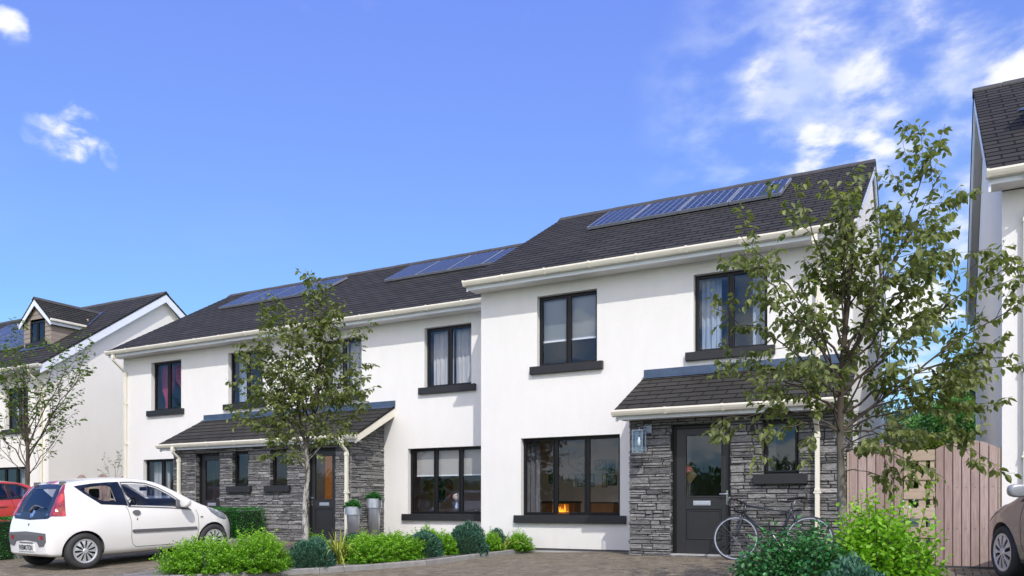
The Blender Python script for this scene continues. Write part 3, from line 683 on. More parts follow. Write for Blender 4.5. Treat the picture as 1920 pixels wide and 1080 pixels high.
def room(par, x0, x1, y0, y1, z0, z1):
    up_ = z0 > 2
    mb = MB(); mb.quad((x0, y1, z0), (x1, y1, z0), (x1, y1, z1), (x0, y1, z1)); mb.quad((x0, y0, z0), (x0, y1, z0), (x0, y1, z1), (x0, y0, z1)); mb.quad((x1, y0, z0), (x1, y1, z0), (x1, y1, z1), (x1, y0, z1))
    mb.quad((x0, y0, z1), (x1, y0, z1), (x1, y1, z1), (x0, y1, z1)); mb._m = 1; mb.quad((x0, y0, z0), (x1, y0, z0), (x1, y1, z0), (x0, y1, z0))
    return mb.build('room', [M['interior_blue'] if up_ else M['interior'], M['interior_floor']], par, fixn=False)
def solar(par, x0, w, yf, ze, yr, zr, k0, k1, label=None):
    a = Vector((x0, yf + (yr - yf) * k0, ze + (zr - ze) * k0)); b_ = Vector((x0, yf + (yr - yf) * k1, ze + (zr - ze) * k1)); v = (b_ - a).normalized(); L = (b_ - a).length; nn = Vector((1, 0, 0)).cross(v)
    fr = MB()
    def pt(u, s, h): return a + Vector((u, 0, 0)) + v * s + nn * h
    def bx(mb, u0, u1, s0, s1, h0, h1):
        vs = [pt(u0, s0, h0), pt(u1, s0, h0), pt(u1, s1, h0), pt(u0, s1, h0), pt(u0, s0, h1), pt(u1, s0, h1), pt(u1, s1, h1), pt(u0, s1, h1)]
        mb.add(vs, [(0, 3, 2, 1), (4, 5, 6, 7), (0, 1, 5, 4), (1, 2, 6, 5), (2, 3, 7, 6), (3, 0, 4, 7)])
    e = .026; bx(fr, .006, w - .006, 0, L, .03, .088); bx(fr, .2, .24, .1, L - .1, .0, .03); bx(fr, w - .24, w - .2, .1, L - .1, .0, .03)
    g = MB(); g.quad(pt(.006 + e, e, .0905), pt(w - .006 - e, e, .0905), pt(w - .006 - e, L - e, .0905), pt(.006 + e, L - e, .0905), [(0, 0), (1, 0), (1, 1), (0, 1)])
    o = g.build('solar_panel', M['solar'], par, fixn=False); fr2 = fr.build('panel_frame', M['panel_frame'], o); return o
M['panel_frame'] = plain('panel_frame', (.24, .26, .30), .5, metal=.2)
def shell(par, x0, x1, yf, yb, z0, ze, holes, yr, zr, m=None, name='wall', zlow=-.25):
    """rendered walls with gables; zr underside at the ridge"""
    mb = MB(); wall_front(mb, yf, x0, x1, z0, ze, holes)
    for x in (x0, x1): mb.add([(x, yf, z0), (x, yb, z0), (x, yb, ze), (x, yr, zr), (x, yf, ze)], [(0, 1, 2, 3, 4)])
    mb.quad((x0, yb, z0), (x1, yb, z0), (x1, yb, ze), (x0, yb, ze))
    w = mb.build(name, m or M['render'], par, fixn=False)
    p = MB(); p.box(x0 + .012, x1 - .012, yf + .012, yb - .012, zlow, z0 - .0005); p.build('plinth', M['plinth'], par)
    d = MB(); frame = [(x0 - .006, x1 + .006, yf - .006, yf + .006)]; d.box(x0 - .006, x1 + .006, yf - .006, yf + .02, z0 - .018, z0 + .006); d.build('damp_course', M['dpc'], par)
    return w
# ------------------------------------------------------------------ house at the right of the terrace
H1 = empty('end_terrace_house', (-4.6, 17.8, 0), 'white rendered end house with grey stone porch behind the leaning bicycle', 'house')
g1 = (-7.17, -5.13, .63, 2.13); u1 = (-6.82, -5.58, 3.49, 4.85); u2 = (-3.77, -2.52, 3.49, 4.85)
shell(H1, -8.07, -1.2, 13.77, 21.93, 0, 5.10, [g1, u1, u2, (-3.83, -2.87, .02, 2.12), (-2.38, -1.85, 1.29, 2.13)], 17.85, 7.74)
gable_roof(H1, -8.19, -1.12, 13.36, 5.24, 17.85, 7.86, 22.34, barge=.17, wall_x=(-8.07, -1.2))
eaves(H1, -8.22, -1.10, 13.28, 5.22, 13.77)
window(H1, *g1, 13.77, 3); window(H1, *u1, 13.77, 2); window(H1, *u2, 13.77, 2)
room(H1, -8.0, -4.75, 13.9, 17.9, .04, 2.5); room(H1, -4.70, -1.35, 13.4, 17.4, .04, 2.5)
room(H1, -7.9, -4.6, 13.9, 17.2, 2.8, 4.98); room(H1, -4.5, -1.35, 13.9, 17.2, 2.8, 4.98)
for k in range(4): solar(H1, -6.69 + k * 1.01, 1.0, 13.36, 5.24, 17.85, 7.86, .575, .868)
downpipe(H1, -1.72, 13.35, 5.1, 2.95, 13.77)
# stone porch 1
def porch(par, x0, x1, yf, yw, rx0, rx1, ygut, holes, right_side, left_side, ztop=2.22, zfl=3.13, seed=1):
    rr = random.Random(seed); mb = MB()
    mb._t = 0; bk = MB(); wall_front(bk, yf + .012, x0 + .01, x1 - .01, -.05, ztop + .05, holes, .13)
    def slope_top(y): return 2.30 + (y - ygut) * (zfl - 2.30) / (yw - ygut) - .10
    for x in (x0 + .012, x1 - .012): bk.add([(x, yf + .012, -.05), (x, yw, -.05), (x, yw, slope_top(yw)), (x, yf + .012, slope_top(yf))], [(0, 1, 2, 3)])
    sw = bk.build('stone_backing', M['dark_gap'], par, fixn=False)
    stone_face(mb, lambda u, z, d: (u, yf - d + .012, z), x0, x1, .0, ztop, holes, rr)
    if right_side: stone_face(mb, lambda u, z, d: (x1 + d - .012, yf + u, z), .0, yw - yf, .0, 3.0, [], rr, top=lambda u: slope_top(yf + u) - .02)
    if left_side: stone_face(mb, lambda u, z, d: (x0 - d + .012, yw - u, z), .0, yw - yf, .0, 3.0, [], rr, top=lambda u: slope_top(yw - u) - .02)
    # stone returns inside the openings
    for h in holes:
        for xx, sg in ((h[0], 1), (h[1], -1)): stone_face(mb, lambda u, z, d: (xx + sg * (d * .3 - .004), yf + u, z), .0, .13, h[2], h[3], [], rr)
    mb.build('stone_wall', M['stone'], par, fixn=True)
    # roof
    r = MB(); yA = ygut + .08; zA = 2.38; v = Vector((0, yw - yA, zfl - zA)); slope(r, (rx0, yA, zA), (1, 0, 0), v, rx1 - rx0, v.length)
    r.prism([(yA, zA - .006), (yw, zfl - .006), (yw, zfl - .05), (yA, zA - .05)], 'x', rx0 + .004, rx1 - .004)
    ro = r.build('porch_roof', M['slate'], par, fixn=False)
    f = MB(); vn = v.normalized(); nn = Vector((0, -vn.z, vn.y)); a = Vector((rx0 - .01, yw, zfl)) + nn * .02
    p = [a - vn * .14, a, Vector((a.x, yw - .006, zfl + .12)), Vector((a.x, yw, zfl + .12))]
    W = rx1 - rx0 + .02; w_ = Vector((W, 0, 0))
    f.quad(p[0], p[0] + w_, p[1] + w_, p[1]); f.box(rx0 - .01, rx1 + .01, yw - .012, yw, zfl + .01, zfl + .13)
    f.build('flashing', M['lead'], ro, fixn=False)
    for sx, xx in ((1, rx0), (-1, rx1)):
        bb = MB(); q0, q1 = sorted((xx + sx * .012, xx + sx * .04)); bb.prism([(yA + .02, zA - .05), (yw, zfl - .05), (yw, zfl - .24), (yA + .02, zA - .20)], 'x', q0, q1); bb.build('bargeboard', M['cream'] if sx < 0 else M['white_upvc'], ro)
        # white panel between the bargeboard and the stone
    gutter(ro, rx0 - .03, rx1 + .02, ygut, 2.37); fb = MB(); fb.box(rx0 + .02, rx1 - .02, ygut + .125, ygut + .15, 2.215, 2.35); fb.build('fascia', M['white_upvc'], ro)
    so_ = MB(); so_.box(rx0 + .045, rx1 - .045, ygut + .151, yf + .03, 2.226, 2.238); so_.build('soffit', M['soffit'], ro)
    return ro
D1 = (-3.83, -2.87, .02, 2.12); W1 = (-2.38, -1.85, 1.29, 2.13)
porch(H1, -4.53, -1.2, 12.6, 13.77, -4.66, -1.12, 12.17, [D1, W1], True, True, seed=4)
door(H1, *D1, 12.6, 'left'); window(H1, *W1, 12.6, 1, rv=.10)
downpipe(H1, -1.575, 12.22, 2.30, -.04, 12.575)

# ------------------------------------------------------------------ semi-detached pair to the left
H2 = empty('semi_detached_pair', (-14.4, 19, 0), 'long white rendered pair of joined houses sharing one grey stone porch, behind the white hatchback', 'house')
gr = (-10.74, -8.67, .63, 2.13); gl = (-19.9, -17.83, .63, 2.13)
ups = [(-19.56, -18.33), (-16.52, -15.28), (-13.30, -12.08), (-10.28, -9.04)]
shell(H2, -20.76, -8.075, 15, 23.1, 0, 5.10, [gr, gl] + [(a, b_, 3.49, 4.85) for a, b_ in ups] + [(-17.0, -11.6, .02, 2.13)], 19.08, 7.74)
gable_roof(H2, -20.90, -8.10, 14.59, 5.24, 19.08, 7.86, 23.57, barge=.17, wall_x=(-20.76, -8.075))
eaves(H2, -20.93, -8.08, 14.51, 5.22, 15)
window(H2, *gr, 15, 3); window(H2, *gl, 15, 3)
for a, b_ in ups: window(H2, a, b_, 3.49, 4.85, 15, 2)
room(H2, -20.6, -17.2, 15.13, 19.1, .04, 2.5); room(H2, -12.45, -8.2, 15.15, 19.1, .04, 2.5)
room(H2, -17.1, -14.5, 13.95, 18.6, .04, 2.5); room(H2, -14.4, -11.45, 13.95, 15.10, .04, 2.5)
for a, b_ in ((-20.6, -17.5), (-17.4, -14.5), (-14.4, -11.3), (-11.2, -8.2)): room(H2, a, b_, 15.13, 18.5, 2.8, 4.98)
for k in range(4): solar(H2, -13.13 + k * 1.01, 1.0, 14.59, 5.24, 19.08, 7.86, .60, .87)
for k in range(4): solar(H2, -19.42 + k * 1.01, 1.0, 14.59, 5.24, 19.08, 7.86, .60, .87)
downpipe(H2, -20.62, 14.57, 5.1, -.04, 15)
DL = (-16.34, -15.5, .02, 2.12); WL = (-15.07, -14.54, 1.29, 2.13); WR = (-13.83, -13.30, 1.29, 2.13); DR = (-12.72, -11.86, .02, 2.12)
porch(H2, -17.16, -11.41, 13.8, 15, -17.43, -11.1, 13.50, [DL, WL, WR, DR], True, True, seed=9)
door(H2, *DL, 13.8, 'left', label='dark grey door with dim patterned glass, left door of the shared porch'); door(H2, *DR, 13.8, 'right', label='dark grey door with bright orange-brown glass, right door of the shared porch')
window(H2, *WL, 13.8, 1, rv=.10); window(H2, *WR, 13.8, 1, rv=.10)
downpipe(H2, -16.86, 13.55, 2.30, -.04, 13.775); downpipe(H2, -11.47, 13.55, 2.30, -.04, 13.775)

# ------------------------------------------------------------------ detached houses with dormers at both ends
def dormer(par, xc, hw, yf, base, yF, ze, yR, zr, hh=.88):
    """gabled dormer whose cheeks sit on the main slope"""
    k = (zr - ze) / (yR - yF); eh = base + hh; yb = yF + (eh - ze) / k
    mb = MB(); cl = .035; rh = eh + hw * .84
    # boards: clapboard steps on the front and cheeks
    wx0, wx1, wz0, wz1 = xc - .42, xc + .42, base + .12, base + .86
    z = base - .12; n = 0
    while z < rh:
        z1 = z + .15
        for a, b_ in ((xc - hw, xc + hw),):
            lim = hw if z1 <= eh else max(0, hw * (rh - z1 + .06) / (rh - eh))
            a, b_ = xc - min(hw, lim), xc + min(hw, lim)
            segs = [(a, b_)] if (z1 <= wz0 or z >= wz1) else [(a, wx0), (wx1, b_)]
            for p, q in segs:
                if q - p > .01: mb.prism([(yf - .012, z), (yf + .02, z), (yf + .02, z1 - .004), (yf + .0, z1 - .004)], 'x', p, q)
        if z < eh:
            ya = max(yf, yF + (z - ze) / k - .25); yb2 = yF + (min(z1, eh) - ze) / k
            for sg in (-1, 1):
                x = xc + sg * hw; q = sorted((x - sg * .03, x)); mb.prism([(q[0], yf + .021), (q[1] , yf + .021), (q[1], max(yb2, yf + .1) + .1), (q[0], max(yb2, yf + .1) + .1)], 'z', z, z1 - .004)
        z = z1
    d = mb.build('dormer', M['cladding'], par)
    window(d, wx0 + .0, wx1, wz0, wz1, yf - .02, 2, rv=.02, sill=True)
    rm = MB(); rm.quad((wx0 - .2, yf + 1.4, wz0 - .4), (wx1 + .2, yf + 1.4, wz0 - .4), (wx1 + .2, yf + 1.4, wz1 + .3), (wx0 - .2, yf + 1.4, wz1 + .3)); rm.build('room', M['interior'], d)
    # roof: two slopes meeting at a ridge running back
    ov = .12; yv = yf - .13; r = MB(); hwo = hw + ov; er = eh - ov * .84 + .05; zt = rh + .10; ybk = yF + (zt - ze) / k; ybe = yF + (er - ze) / k
    for sg in (-1, 1):
        n_ = 9
        for i in range(n_):
            s0, s1 = i / n_, (i + 1) / n_
            def pp(s, y): return Vector((xc + sg * hwo * (1 - s), y, er + (zt - er) * s))
            nn = Vector((sg * (zt - er), 0, hwo)).normalized()
            y0, y1a, y1b = yv, ybe + (ybk - ybe) * s0 + .05, ybe + (ybk - ybe) * s1 + .05
            A, B_, C, D_ = pp(s0, y0) + nn * .013, pp(s0, y1a) + nn * .013, pp(s1, y1b) + nn * .002, pp(s1, y0) + nn * .002
            r.add([A, B_, C, D_, pp(s0, y0) - nn * .004, pp(s0, y1a) - nn * .004], [(0, 1, 2, 3), (0, 4, 5, 1)], [[(y0, i * .19 + .001), (y1a, i * .19 + .001), (y1b, i * .19 + .189), (y0, i * .19 + .189)], [(0, .05)] * 4])
        a, b_, c, e = pp(0, yv), pp(1, yv), pp(1, ybk), pp(0, ybe); dn = Vector((0, 0, -.045))
        r.add([a, b_, c, e, a + dn, b_ + dn, c + dn, e + dn], [(4, 5, 6, 7), (0, 1, 5, 4), (0, 4, 7, 3)])
    rf = r.build('dormer_roof', M['slate'], d, fixn=False)
    rt = MB(); rt.prism([(xc - .12, zt - .07), (xc, zt + .045), (xc + .12, zt - .07), (xc + .10, zt - .08), (xc, zt + .02), (xc - .10, zt - .08)], 'y', yv - .01, ybk + .1); rt.build('ridge_tiles', M['ridge'], rf)
    bb = MB(); o_ = .05
    for sg in (-1, 1):
        bb.prism([(xc + sg * hwo, er - o_), (xc, zt - o_), (xc, zt - o_ - .20), (xc + sg * (hwo - .0), er - o_ - .15)], 'y', yv + .01, yv + .035)
    bb.build('bargeboard', M['white_upvc'], rf)
    for sg in (-1, 1):
        x = xc + sg * hwo; q = sorted((x, x + sg * .075)); g = MB(); g.box(q[0], q[1], yv, ybe - .02, er - .07, er + .015); g.build('gutter', M['cream'], rf, bevel=.02)
        f = MB(); q = sorted((x - sg * .03, x - sg * .004)); f.box(q[0], q[1], yv + .03, ybe - .05, er - .17, er - .04); f.build('fascia', M['white_upvc'], rf)
        fl = MB(); nn = Vector((0, -(zr - ze), yR - yF)).normalized()
        def mr_(x_, y_): return Vector((x_, y_, ze + (y_ - yF) * k)) + nn * .03
        x2 = xc + sg * hw * .99; fl.quad(mr_(x + sg * .06, ybe - .02), mr_(x + sg * .20, ybe - .02), mr_(xc + sg * .12 + sg * .1, ybk), mr_(xc + sg * .1, ybk)); fl.build('valley_flashing', M['lead'], rf, fixn=False)
    ap = MB(); ap.quad((xc - hw, yf - .25, ze + (yf - .25 - yF) * k + .03), (xc + hw, yf - .25, ze + (yf - .25 - yF) * k + .03), (xc + hw, yf - .0, base + .03), (xc - hw, yf - .0, base + .03)); ap.build('apron_flashing', M['lead'], rf, fixn=False)
    return d
H3 = empty('detached_house', (-30, 19.3, 0), 'cream-white detached house at far left with clad gabled dormer, gable end towards the fence', 'house')
u3 = [(-26.97, -25.73, 3.31, 4.66), (-31.5, -30.26, 3.31, 4.66)]; g3 = [(-27.85, -25.80, .52, 2.09)]
shell(H3, -36.4, -24.66, 15.2, 23.5, 0, 5.10, u3 + g3, 19.35, 8.30, M['render_cream'])
gable_roof(H3, -36.6, -24.42, 14.8, 5.24, 19.35, 8.48, 23.9, barge=.26, wall_x=(-36.4, -24.66))
eaves(H3, -36.6, -24.40, 14.70, 5.22, 15.2)
for q in u3: window(H3, *q, 15.2, 2)
window(H3, *g3[0], 15.2, 3)
room(H3, -36.2, -24.9, 15.4, 19.4, .04, 2.5); room(H3, -36.2, -24.9, 15.4, 19.4, 2.8, 4.9)
downpipe(H3, -24.98, 14.77, 5.1, -.04, 15.2); downpipe(H3, -31.9, 14.77, 5.1, -.04, 15.2)
dormer(H3, -26.80, .76, 16.15, 6.20, 14.8, 5.24, 19.35, 8.48)
for r_ in (0, 1):
    for k in range(5): solar(H3, -32.85 + k * 1.0, .99, 14.8, 5.24, 19.35, 8.48, .30 + r_ * .285, .575 + r_ * .285)
H4 = empty('detached_house', (5, 17, 0), 'white detached house cut by the right edge of the photo, beside the boarded fence', 'house')
shell(H4, .76, 9.5, 12.6, 21.2, 0, 5.05, [(2.2, 3.45, 3.45, 4.8)], 17.0, 8.30, zlow=-.4)
gable_roof(H4, .57, 9.7, 12.22, 5.24, 17.0, 8.48, 21.75, barge=.24, wall_x=(.76, 9.5))
eaves(H4, .56, 9.7, 12.12, 5.22, 12.6)
window(H4, 2.2, 3.45, 3.45, 4.8, 12.6, 2); room(H4, .95, 9.3, 12.8, 16.6, 2.8, 4.9)
downpipe(H4, 1.03, 12.19, 5.1, -.15, 12.6)
dormer(H4, 2.17, .76, 13.58, 6.20, 12.22, 5.24, 17.0, 8.48)

# ------------------------------------------------------------------ things seen in the windows
CG = 'curtains behind the upstairs windows'
curtain('curtain', -19.50, -19.02, 3.5, 4.8, 15.32, M['curtain_red'], 'red curtain tied back in the first upstairs window from the left of the pair', gather=(-19.30, 3.75))
curtain('curtain', -18.93, -18.38, 3.5, 4.8, 15.32, M['curtain_red'], 'red curtain swept across the right pane of the leftmost upstairs window of the pair', gather=(-18.42, 3.9))
curtain('curtain', -16.46, -16.02, 3.5, 4.8, 15.32, M['curtain_blue'], 'pale blue net curtain in the second upstairs window of the pair', per=.07, amp=.014)
curtain('curtain', -13.24, -12.72, 3.5, 4.8, 15.32, M['curtain_white'], 'white curtain seen through the young tree, left half of its window')
curtain('curtain', -12.66, -12.14, 3.5, 4.8, 15.32, M['curtain_white'], 'white curtain seen just right of the young tree, right half of its window')
curtain('curtain', -10.22, -9.68, 3.5, 4.8, 15.30, M['curtain_white'], 'white pleated curtain in the left pane of the upstairs window next to the house step', amp=.016, per=.12)
curtain('curtain', -9.62, -9.08, 3.5, 4.8, 15.30, M['curtain_white'], 'white pleated curtain in the right pane of the upstairs window next to the house step', amp=.016, per=.12)
curtain('curtain', -19.84, -19.15, .66, 2.1, 15.30, M['curtain_grey'], 'pale grey curtain in the left pane of the ground floor window beside the white car')
curtain('curtain', -19.0, -18.3, .66, 2.1, 15.30, M['curtain_grey'], 'pale grey curtain in the middle pane of the ground floor window beside the white car')
curtain('curtain', -7.24, -6.93, .66, 2.1, 14.12, M['curtain_dim'], 'long grey curtain at the left side of the living room window with the fire')
curtain('curtain', -3.70, -3.36, 3.5, 4.8, 14.10, M['curtain_blue'], 'lacy pale curtain at the left of the upstairs window above the porch', per=.09, amp=.016)
curtain('curtain', -2.82, -2.58, 3.5, 4.8, 14.10, M['curtain_blue'], 'lacy pale curtain at the right of the upstairs window, behind the big tree', per=.09, amp=.016)
curtain('curtain', -26.85, -26.5, 3.4, 4.6, 15.5, M['curtain_white'], 'white curtain in the upstairs window of the far left house behind the bare-branched tree')
curtain('curtain', -26.6, -26.2, .6, 2.05, 15.5, M['curtain_grey'], 'grey curtain in the ground floor window of the far left house')
# venetian blind, upstairs window
vb = empty('venetian_blind', (-6.2, 13.98, 4.2), 'white slatted blind lowered over the top half of the upstairs window', 'blind')
for xa, xb in ((-6.77, -6.23), (-6.17, -5.63)):
    q = MB(); z = 4.78
    while z > 4.02: q.add([(xa, 13.965, z), (xb, 13.965, z), (xb, 13.992, z - .020), (xa, 13.992, z - .020)], [(0, 1, 2, 3)]); z -= .021
    q.box(xa, xb, 13.96, 14.0, 3.98, 4.005); q.box(xa, xb, 13.955, 14.005, 4.785, 4.82); q.build('slats', M['white_upvc'], vb, fixn=False)
rb = MB(); rb.quad((-10.62, 15.20, 1.52), (-8.72, 15.20, 1.52), (-8.72, 15.20, 2.10), (-10.62, 15.20, 2.10)); rbo = rb.build('roller_blind', M['blind'], loc=(-9.7, 15.2, 1.5)); tag(rbo, 'beige roller blind half down in the ground floor dining window', 'blind')
q = MB(); q.box(-10.62, -8.72, 15.19, 15.21, 1.495, 1.52); bo = q.build('bottom_bar', M['white_upvc'], rbo)
def picture(x0, x1, z0, z1, y, m, label, frame=None, group=None, nm='picture'):
    e = .02 if frame else 0; mb = MB(); mb.box(x0 + e, x1 - e, y - .02, y - .008, z0 + e, z1 - e); o = mb.build(nm, m, loc=((x0 + x1) / 2, y, (z0 + z1) / 2))
    if frame: f = MB(); frame_boxes(f, x0, x1, z0, z1, y - .026, y - .005, e); f.build('frame', frame, o)
    return tag(o, label, 'picture', group)
# dining room of the pair (right)
picture(-12.0, -11.72, 1.17, 2.2, 17.3, M['print_red'], 'red and white print, leftmost on the dining room wall')
picture(-11.70, -11.54, 1.05, 2.25, 17.3, M['print_yellow'], 'yellow print between the red print and the dark green floral one')
picture(-11.53, -11.20, .92, 2.25, 17.3, M['print_green'], 'tall dark green floral print on the dining room wall')
picture(-11.17, -10.98, 1.20, 2.2, 17.3, M['print_red'], 'red print right of the window mullion in the dining room')
picture(-11.16, -10.96, 1.00, 1.14, 17.3, M['print_orange'], 'small orange print below the right-hand red print')
dp = MB(); dp.box(-12.4, -8.3, 17.31, 17.34, .04, 2.48); dpo = dp.build('room_partition', M['interior'], H2)
ch = empty('dining_chair', (-10.98, 15.95, .04), 'dark wooden dining chair behind the left pane of the dining window', 'chair')
q = MB(); q.prism([(15.75, .50), (15.79, .50), (15.60, 1.02), (15.565, 1.02)], 'x', -11.15, -10.85); q.build('backrest', M['wood_dark'], ch)
q = MB(); q.box(-11.17, -10.83, 15.75, 16.18, .46, .50); q.build('seat', M['wood_dark'], ch)
for a in (-11.15, -10.87):
    for b_ in (15.78, 16.12): q = MB(); q.box(a, a + .04, b_, b_ + .04, .04, .46); q.build('leg', M['wood_dark'], ch)
tb = empty('dining_table', (-9.6, 15.75, .04), 'small dark dining table holding the flower vase', 'table')
q = MB(); q.box(-10.1, -8.9, 15.45, 16.1, .70, .74); q.build('tabletop', M['wood_dark'], tb)
for a in (-10.06, -8.98):
    for b_ in (15.5, 16.0): q = MB(); q.box(a, a + .05, b_, b_ + .05, .04, .70); q.build('leg', M['wood_dark'], tb)
m, nt, b = mat('blue_white_ceramic'); n = noise_tex(nt, 20, 2); r = ramp(nt, n.outputs['Fac'], [(.4, (.25, .4, .75)), (.6, (.75, .8, .9))]); ln(nt, r.outputs['Color'], b.inputs['Base Color']); M['ceramic'] = m
vs = MB(); vs.lathe([(.03, 0), (.05, .02), (.055, .06), (.03, .13), (.025, .16), (.035, .18)], (-9.72, 15.5, .742), 20); vo = vs.build('flower_vase', M['ceramic'], loc=(-9.72, 15.5, .74), smooth=True); tag(vo, 'blue and white vase of white flowers in the dining window', 'vase')
fl = MB(); rr = random.Random(8)
for i in range(90):
    d = Vector((rr.gauss(0, 1), rr.gauss(0, 1), rr.gauss(0, 1))).normalized() * .10 * rr.uniform(.6, 1); c = Vector((-9.72, 15.5, 1.01)) + Vector((d.x, d.y, d.z)); s = .018
    fl.lathe([(0.001, -s * .6), (s, 0), (s * .6, s * .7), (.001, s * .8)], c, 6)
fl.build('flowers', plain('white_petals', (.85, .80, .78), .6), vo)
st = MB(); st.tube([(-9.72, 15.5, .90), (-9.72, 15.5, 1.0)], .012, 6); st.build('stems', M['leaf_core'], vo)
# living room of the end house
W_ = 16.2
q = MB(); q.box(-7.99, -4.78, W_, W_ + .05, .04, 2.49); q.build('room_partition', M['interior'], H1)
cl = empty('wall_clock', (-7.23, W_, 1.74), 'large round grey skeleton clock on the living room wall', 'clock')
q = MB(); q.lathe([(.34, -.03), (.38, -.03), (.38, -.01), (.34, -.01)], (-7.23, W_, 1.74), 40, 'y', close=True); q.lathe([(.20, -.03), (.225, -.03), (.225, -.01), (.20, -.01)], (-7.23, W_, 1.74), 32, 'y', close=True); q.build('clock_ring', plain('weathered_clock_metal', (.42, .52, .60), .5), cl)
q = MB()
for k in range(12):
    a = 2 * PI * k / 12; q.tube([(-7.23 + math.cos(a) * .22, W_ - .02, 1.74 + math.sin(a) * .22), (-7.23 + math.cos(a) * .35, W_ - .02, 1.74 + math.sin(a) * .35)], .011, 5)
q.build('numerals', M['panel_frame'], cl)
q = MB(); q.tube([(-7.23, W_ - .03, 1.74), (-7.23, W_ - .03, 1.95)], .009, 5); q.tube([(-7.23, W_ - .03, 1.74), (-7.10, W_ - .03, 1.67)], .010, 5); q.build('hands', M['panel_frame'], cl)
picture(-6.61, -6.33, 1.60, 1.82, W_, M['print_grey'], 'framed landscape photograph, upper left of the picture group by the clock', M['black'])
picture(-6.29, -6.14, 1.52, 1.82, W_, M['print_green'], 'small framed dark picture right of the framed landscape photograph', M['black'])
picture(-7.02, -6.62, 1.24, 1.52, W_, M['print_grey'], 'framed photograph low beside the round clock', M['black'])
picture(-6.44, -6.32, 1.22, 1.53, W_, M['print_yellow'], 'narrow framed yellow picture at the lower right of the picture group', M['black'])
picture(-6.30, -6.10, 1.26, 1.48, W_, M['print_grey'], 'small framed picture at the far lower right of the picture group', M['black'])
picture(-7.72, -7.62, 1.32, 1.66, W_ - .01, M['print_green'], 'narrow dark picture beside the grey curtain', M['black'])
fp = empty('fireplace', (-7.3, W_ - .25, .04), 'warm wooden fireplace with a burning fire in the living room', 'fireplace')
q = MB(); q.box(-7.75, -7.50, W_ - .3, W_, .04, .88); q.box(-7.10, -6.95, W_ - .3, W_, .04, .88); q.box(-7.50, -7.10, W_ - .3, W_, .86, .88); q.build('surround', M['terracotta'], fp)
q = MB(); q.box(-7.78, -6.92, W_ - .34, W_, .88, .92); q.build('mantel', M['wood_dark'], fp)
q = MB(); rr = random.Random(2)
for k in range(9):
    x = -7.46 + k * .040; h = .10 + .16 * rr.random(); y = W_ - .2 + rr.uniform(-.04, .04); q.lathe([(.004, 0), (.030, h * .25), (.022, h * .55), (.002, h)], (x + rr.uniform(-.01, .01), y, .60), 8)
q.build('flames', M['fire'], fp); q = MB(); q.box(-7.49, -7.11, W_ - .28, W_ - .02, .50, .60); q.build('hearth', M['black'], fp)
sb = empty('sideboard', (-6.3, W_ - .2, .04), 'low wooden sideboard at the right of the living room window', 'sideboard')
q = MB(); q.box(-6.60, -6.03, W_ - .4, W_, .10, .87); q.build('carcass', M['terracotta'], sb); q = MB(); q.box(-6.62, -6.01, W_ - .42, W_, .87, .90); q.build('top', M['wood_dark'], sb)
# inner door given emission to look lit, seen through the right porch door and ornament on the end house door
q = MB(); q.box(-13.20, -12.72, 15.0, 15.04, .04, 2.05); q.build('inner_door', emit('glowing_orange_wood', (.36, .125, .022), .55), H2)
hb = empty('hanging_ornament', (-3.55, 12.80, 1.32), 'small diamond-shaped plaque with red flower hanging behind the door glass', 'ornament')
q = MB(); q.prism([(-3.56, 1.17), (-3.45, 1.31), (-3.56, 1.46), (-3.67, 1.31)], 'y', 12.80, 12.815); q.build('plaque', plain('dark_gold_plaque', (.10, .075, .03), .4, metal=.4, var=.5, scale=30), hb)
q = MB()
for k in range(9):
    a = k * 2.4; r_ = .05 * math.sqrt(k / 9); q.lathe([(.001, -.02), (.018, -.012), (.022, 0), (.001, .004)], (-3.59 + r_ * math.cos(a), 12.795, 1.40 + r_ * math.sin(a)), 7, 'y')
q.build('flower', plain('dull_red_petals', (.28, .06, .05), .7), hb)

# ------------------------------------------------------------------ wall lantern
M['mirror_bracket'] = plain('satin_bracket_metal', (.22, .26, .33), .4, metal=.5)
L = empty('wall_lantern', (-4.22, 12.57, 1.9), 'square glass and steel lantern fixed to the stone beside the end house door', 'wall lamp')
x0, x1, y0, y1, z0, z1 = -4.37, -4.19, 12.28, 12.46, 1.68, 2.03
q = MB(); e = .012
for a in (x0, x1 - e):
    for b_ in (y0, y1 - e): q.box(a, a + e, b_, b_ + e, z0, z1)
q.box(x0, x1, y0, y1, z0 - .012, z0); q.box(x0, x1, y0, y1, z1, z1 + .014)
q.box(x0 + .085, x0 + .091, y0 + .001, y0 + .006, z0, z1)
q.build('lantern_frame', plain('satin_lantern_metal', (.30, .33, .37), .4, metal=.6), L)
q = MB(); g_ = .004
q.quad((x0 + e, y0 + g_, z0), (x1 - e, y0 + g_, z0), (x1 - e, y0 + g_, z1), (x0 + e, y0 + g_, z1)); q.quad((x1 - g_, y0 + e, z0), (x1 - g_, y1 - e, z0), (x1 - g_, y1 - e, z1), (x1 - g_, y0 + e, z1))
q.quad((x0 + g_, y0 + e, z0), (x0 + g_, y1 - e, z0), (x0 + g_, y1 - e, z1), (x0 + g_, y0 + e, z1)); q.quad((x0 + e, y1 - g_, z0), (x1 - e, y1 - g_, z0), (x1 - e, y1 - g_, z1), (x0 + e, y1 - g_, z1)); q.build('lantern_glass', M['lamp_glass'], L)
q = MB(); q.lathe([(.001, 0), (.022, .03), (.026, .08), (.012, .15), (.001, .155)], ((x0 + x1) / 2, (y0 + y1) / 2, z0 + .1), 14); q.build('bulb', plain('frosted_bulb', (.85, .86, .85), .3), L, smooth=True)
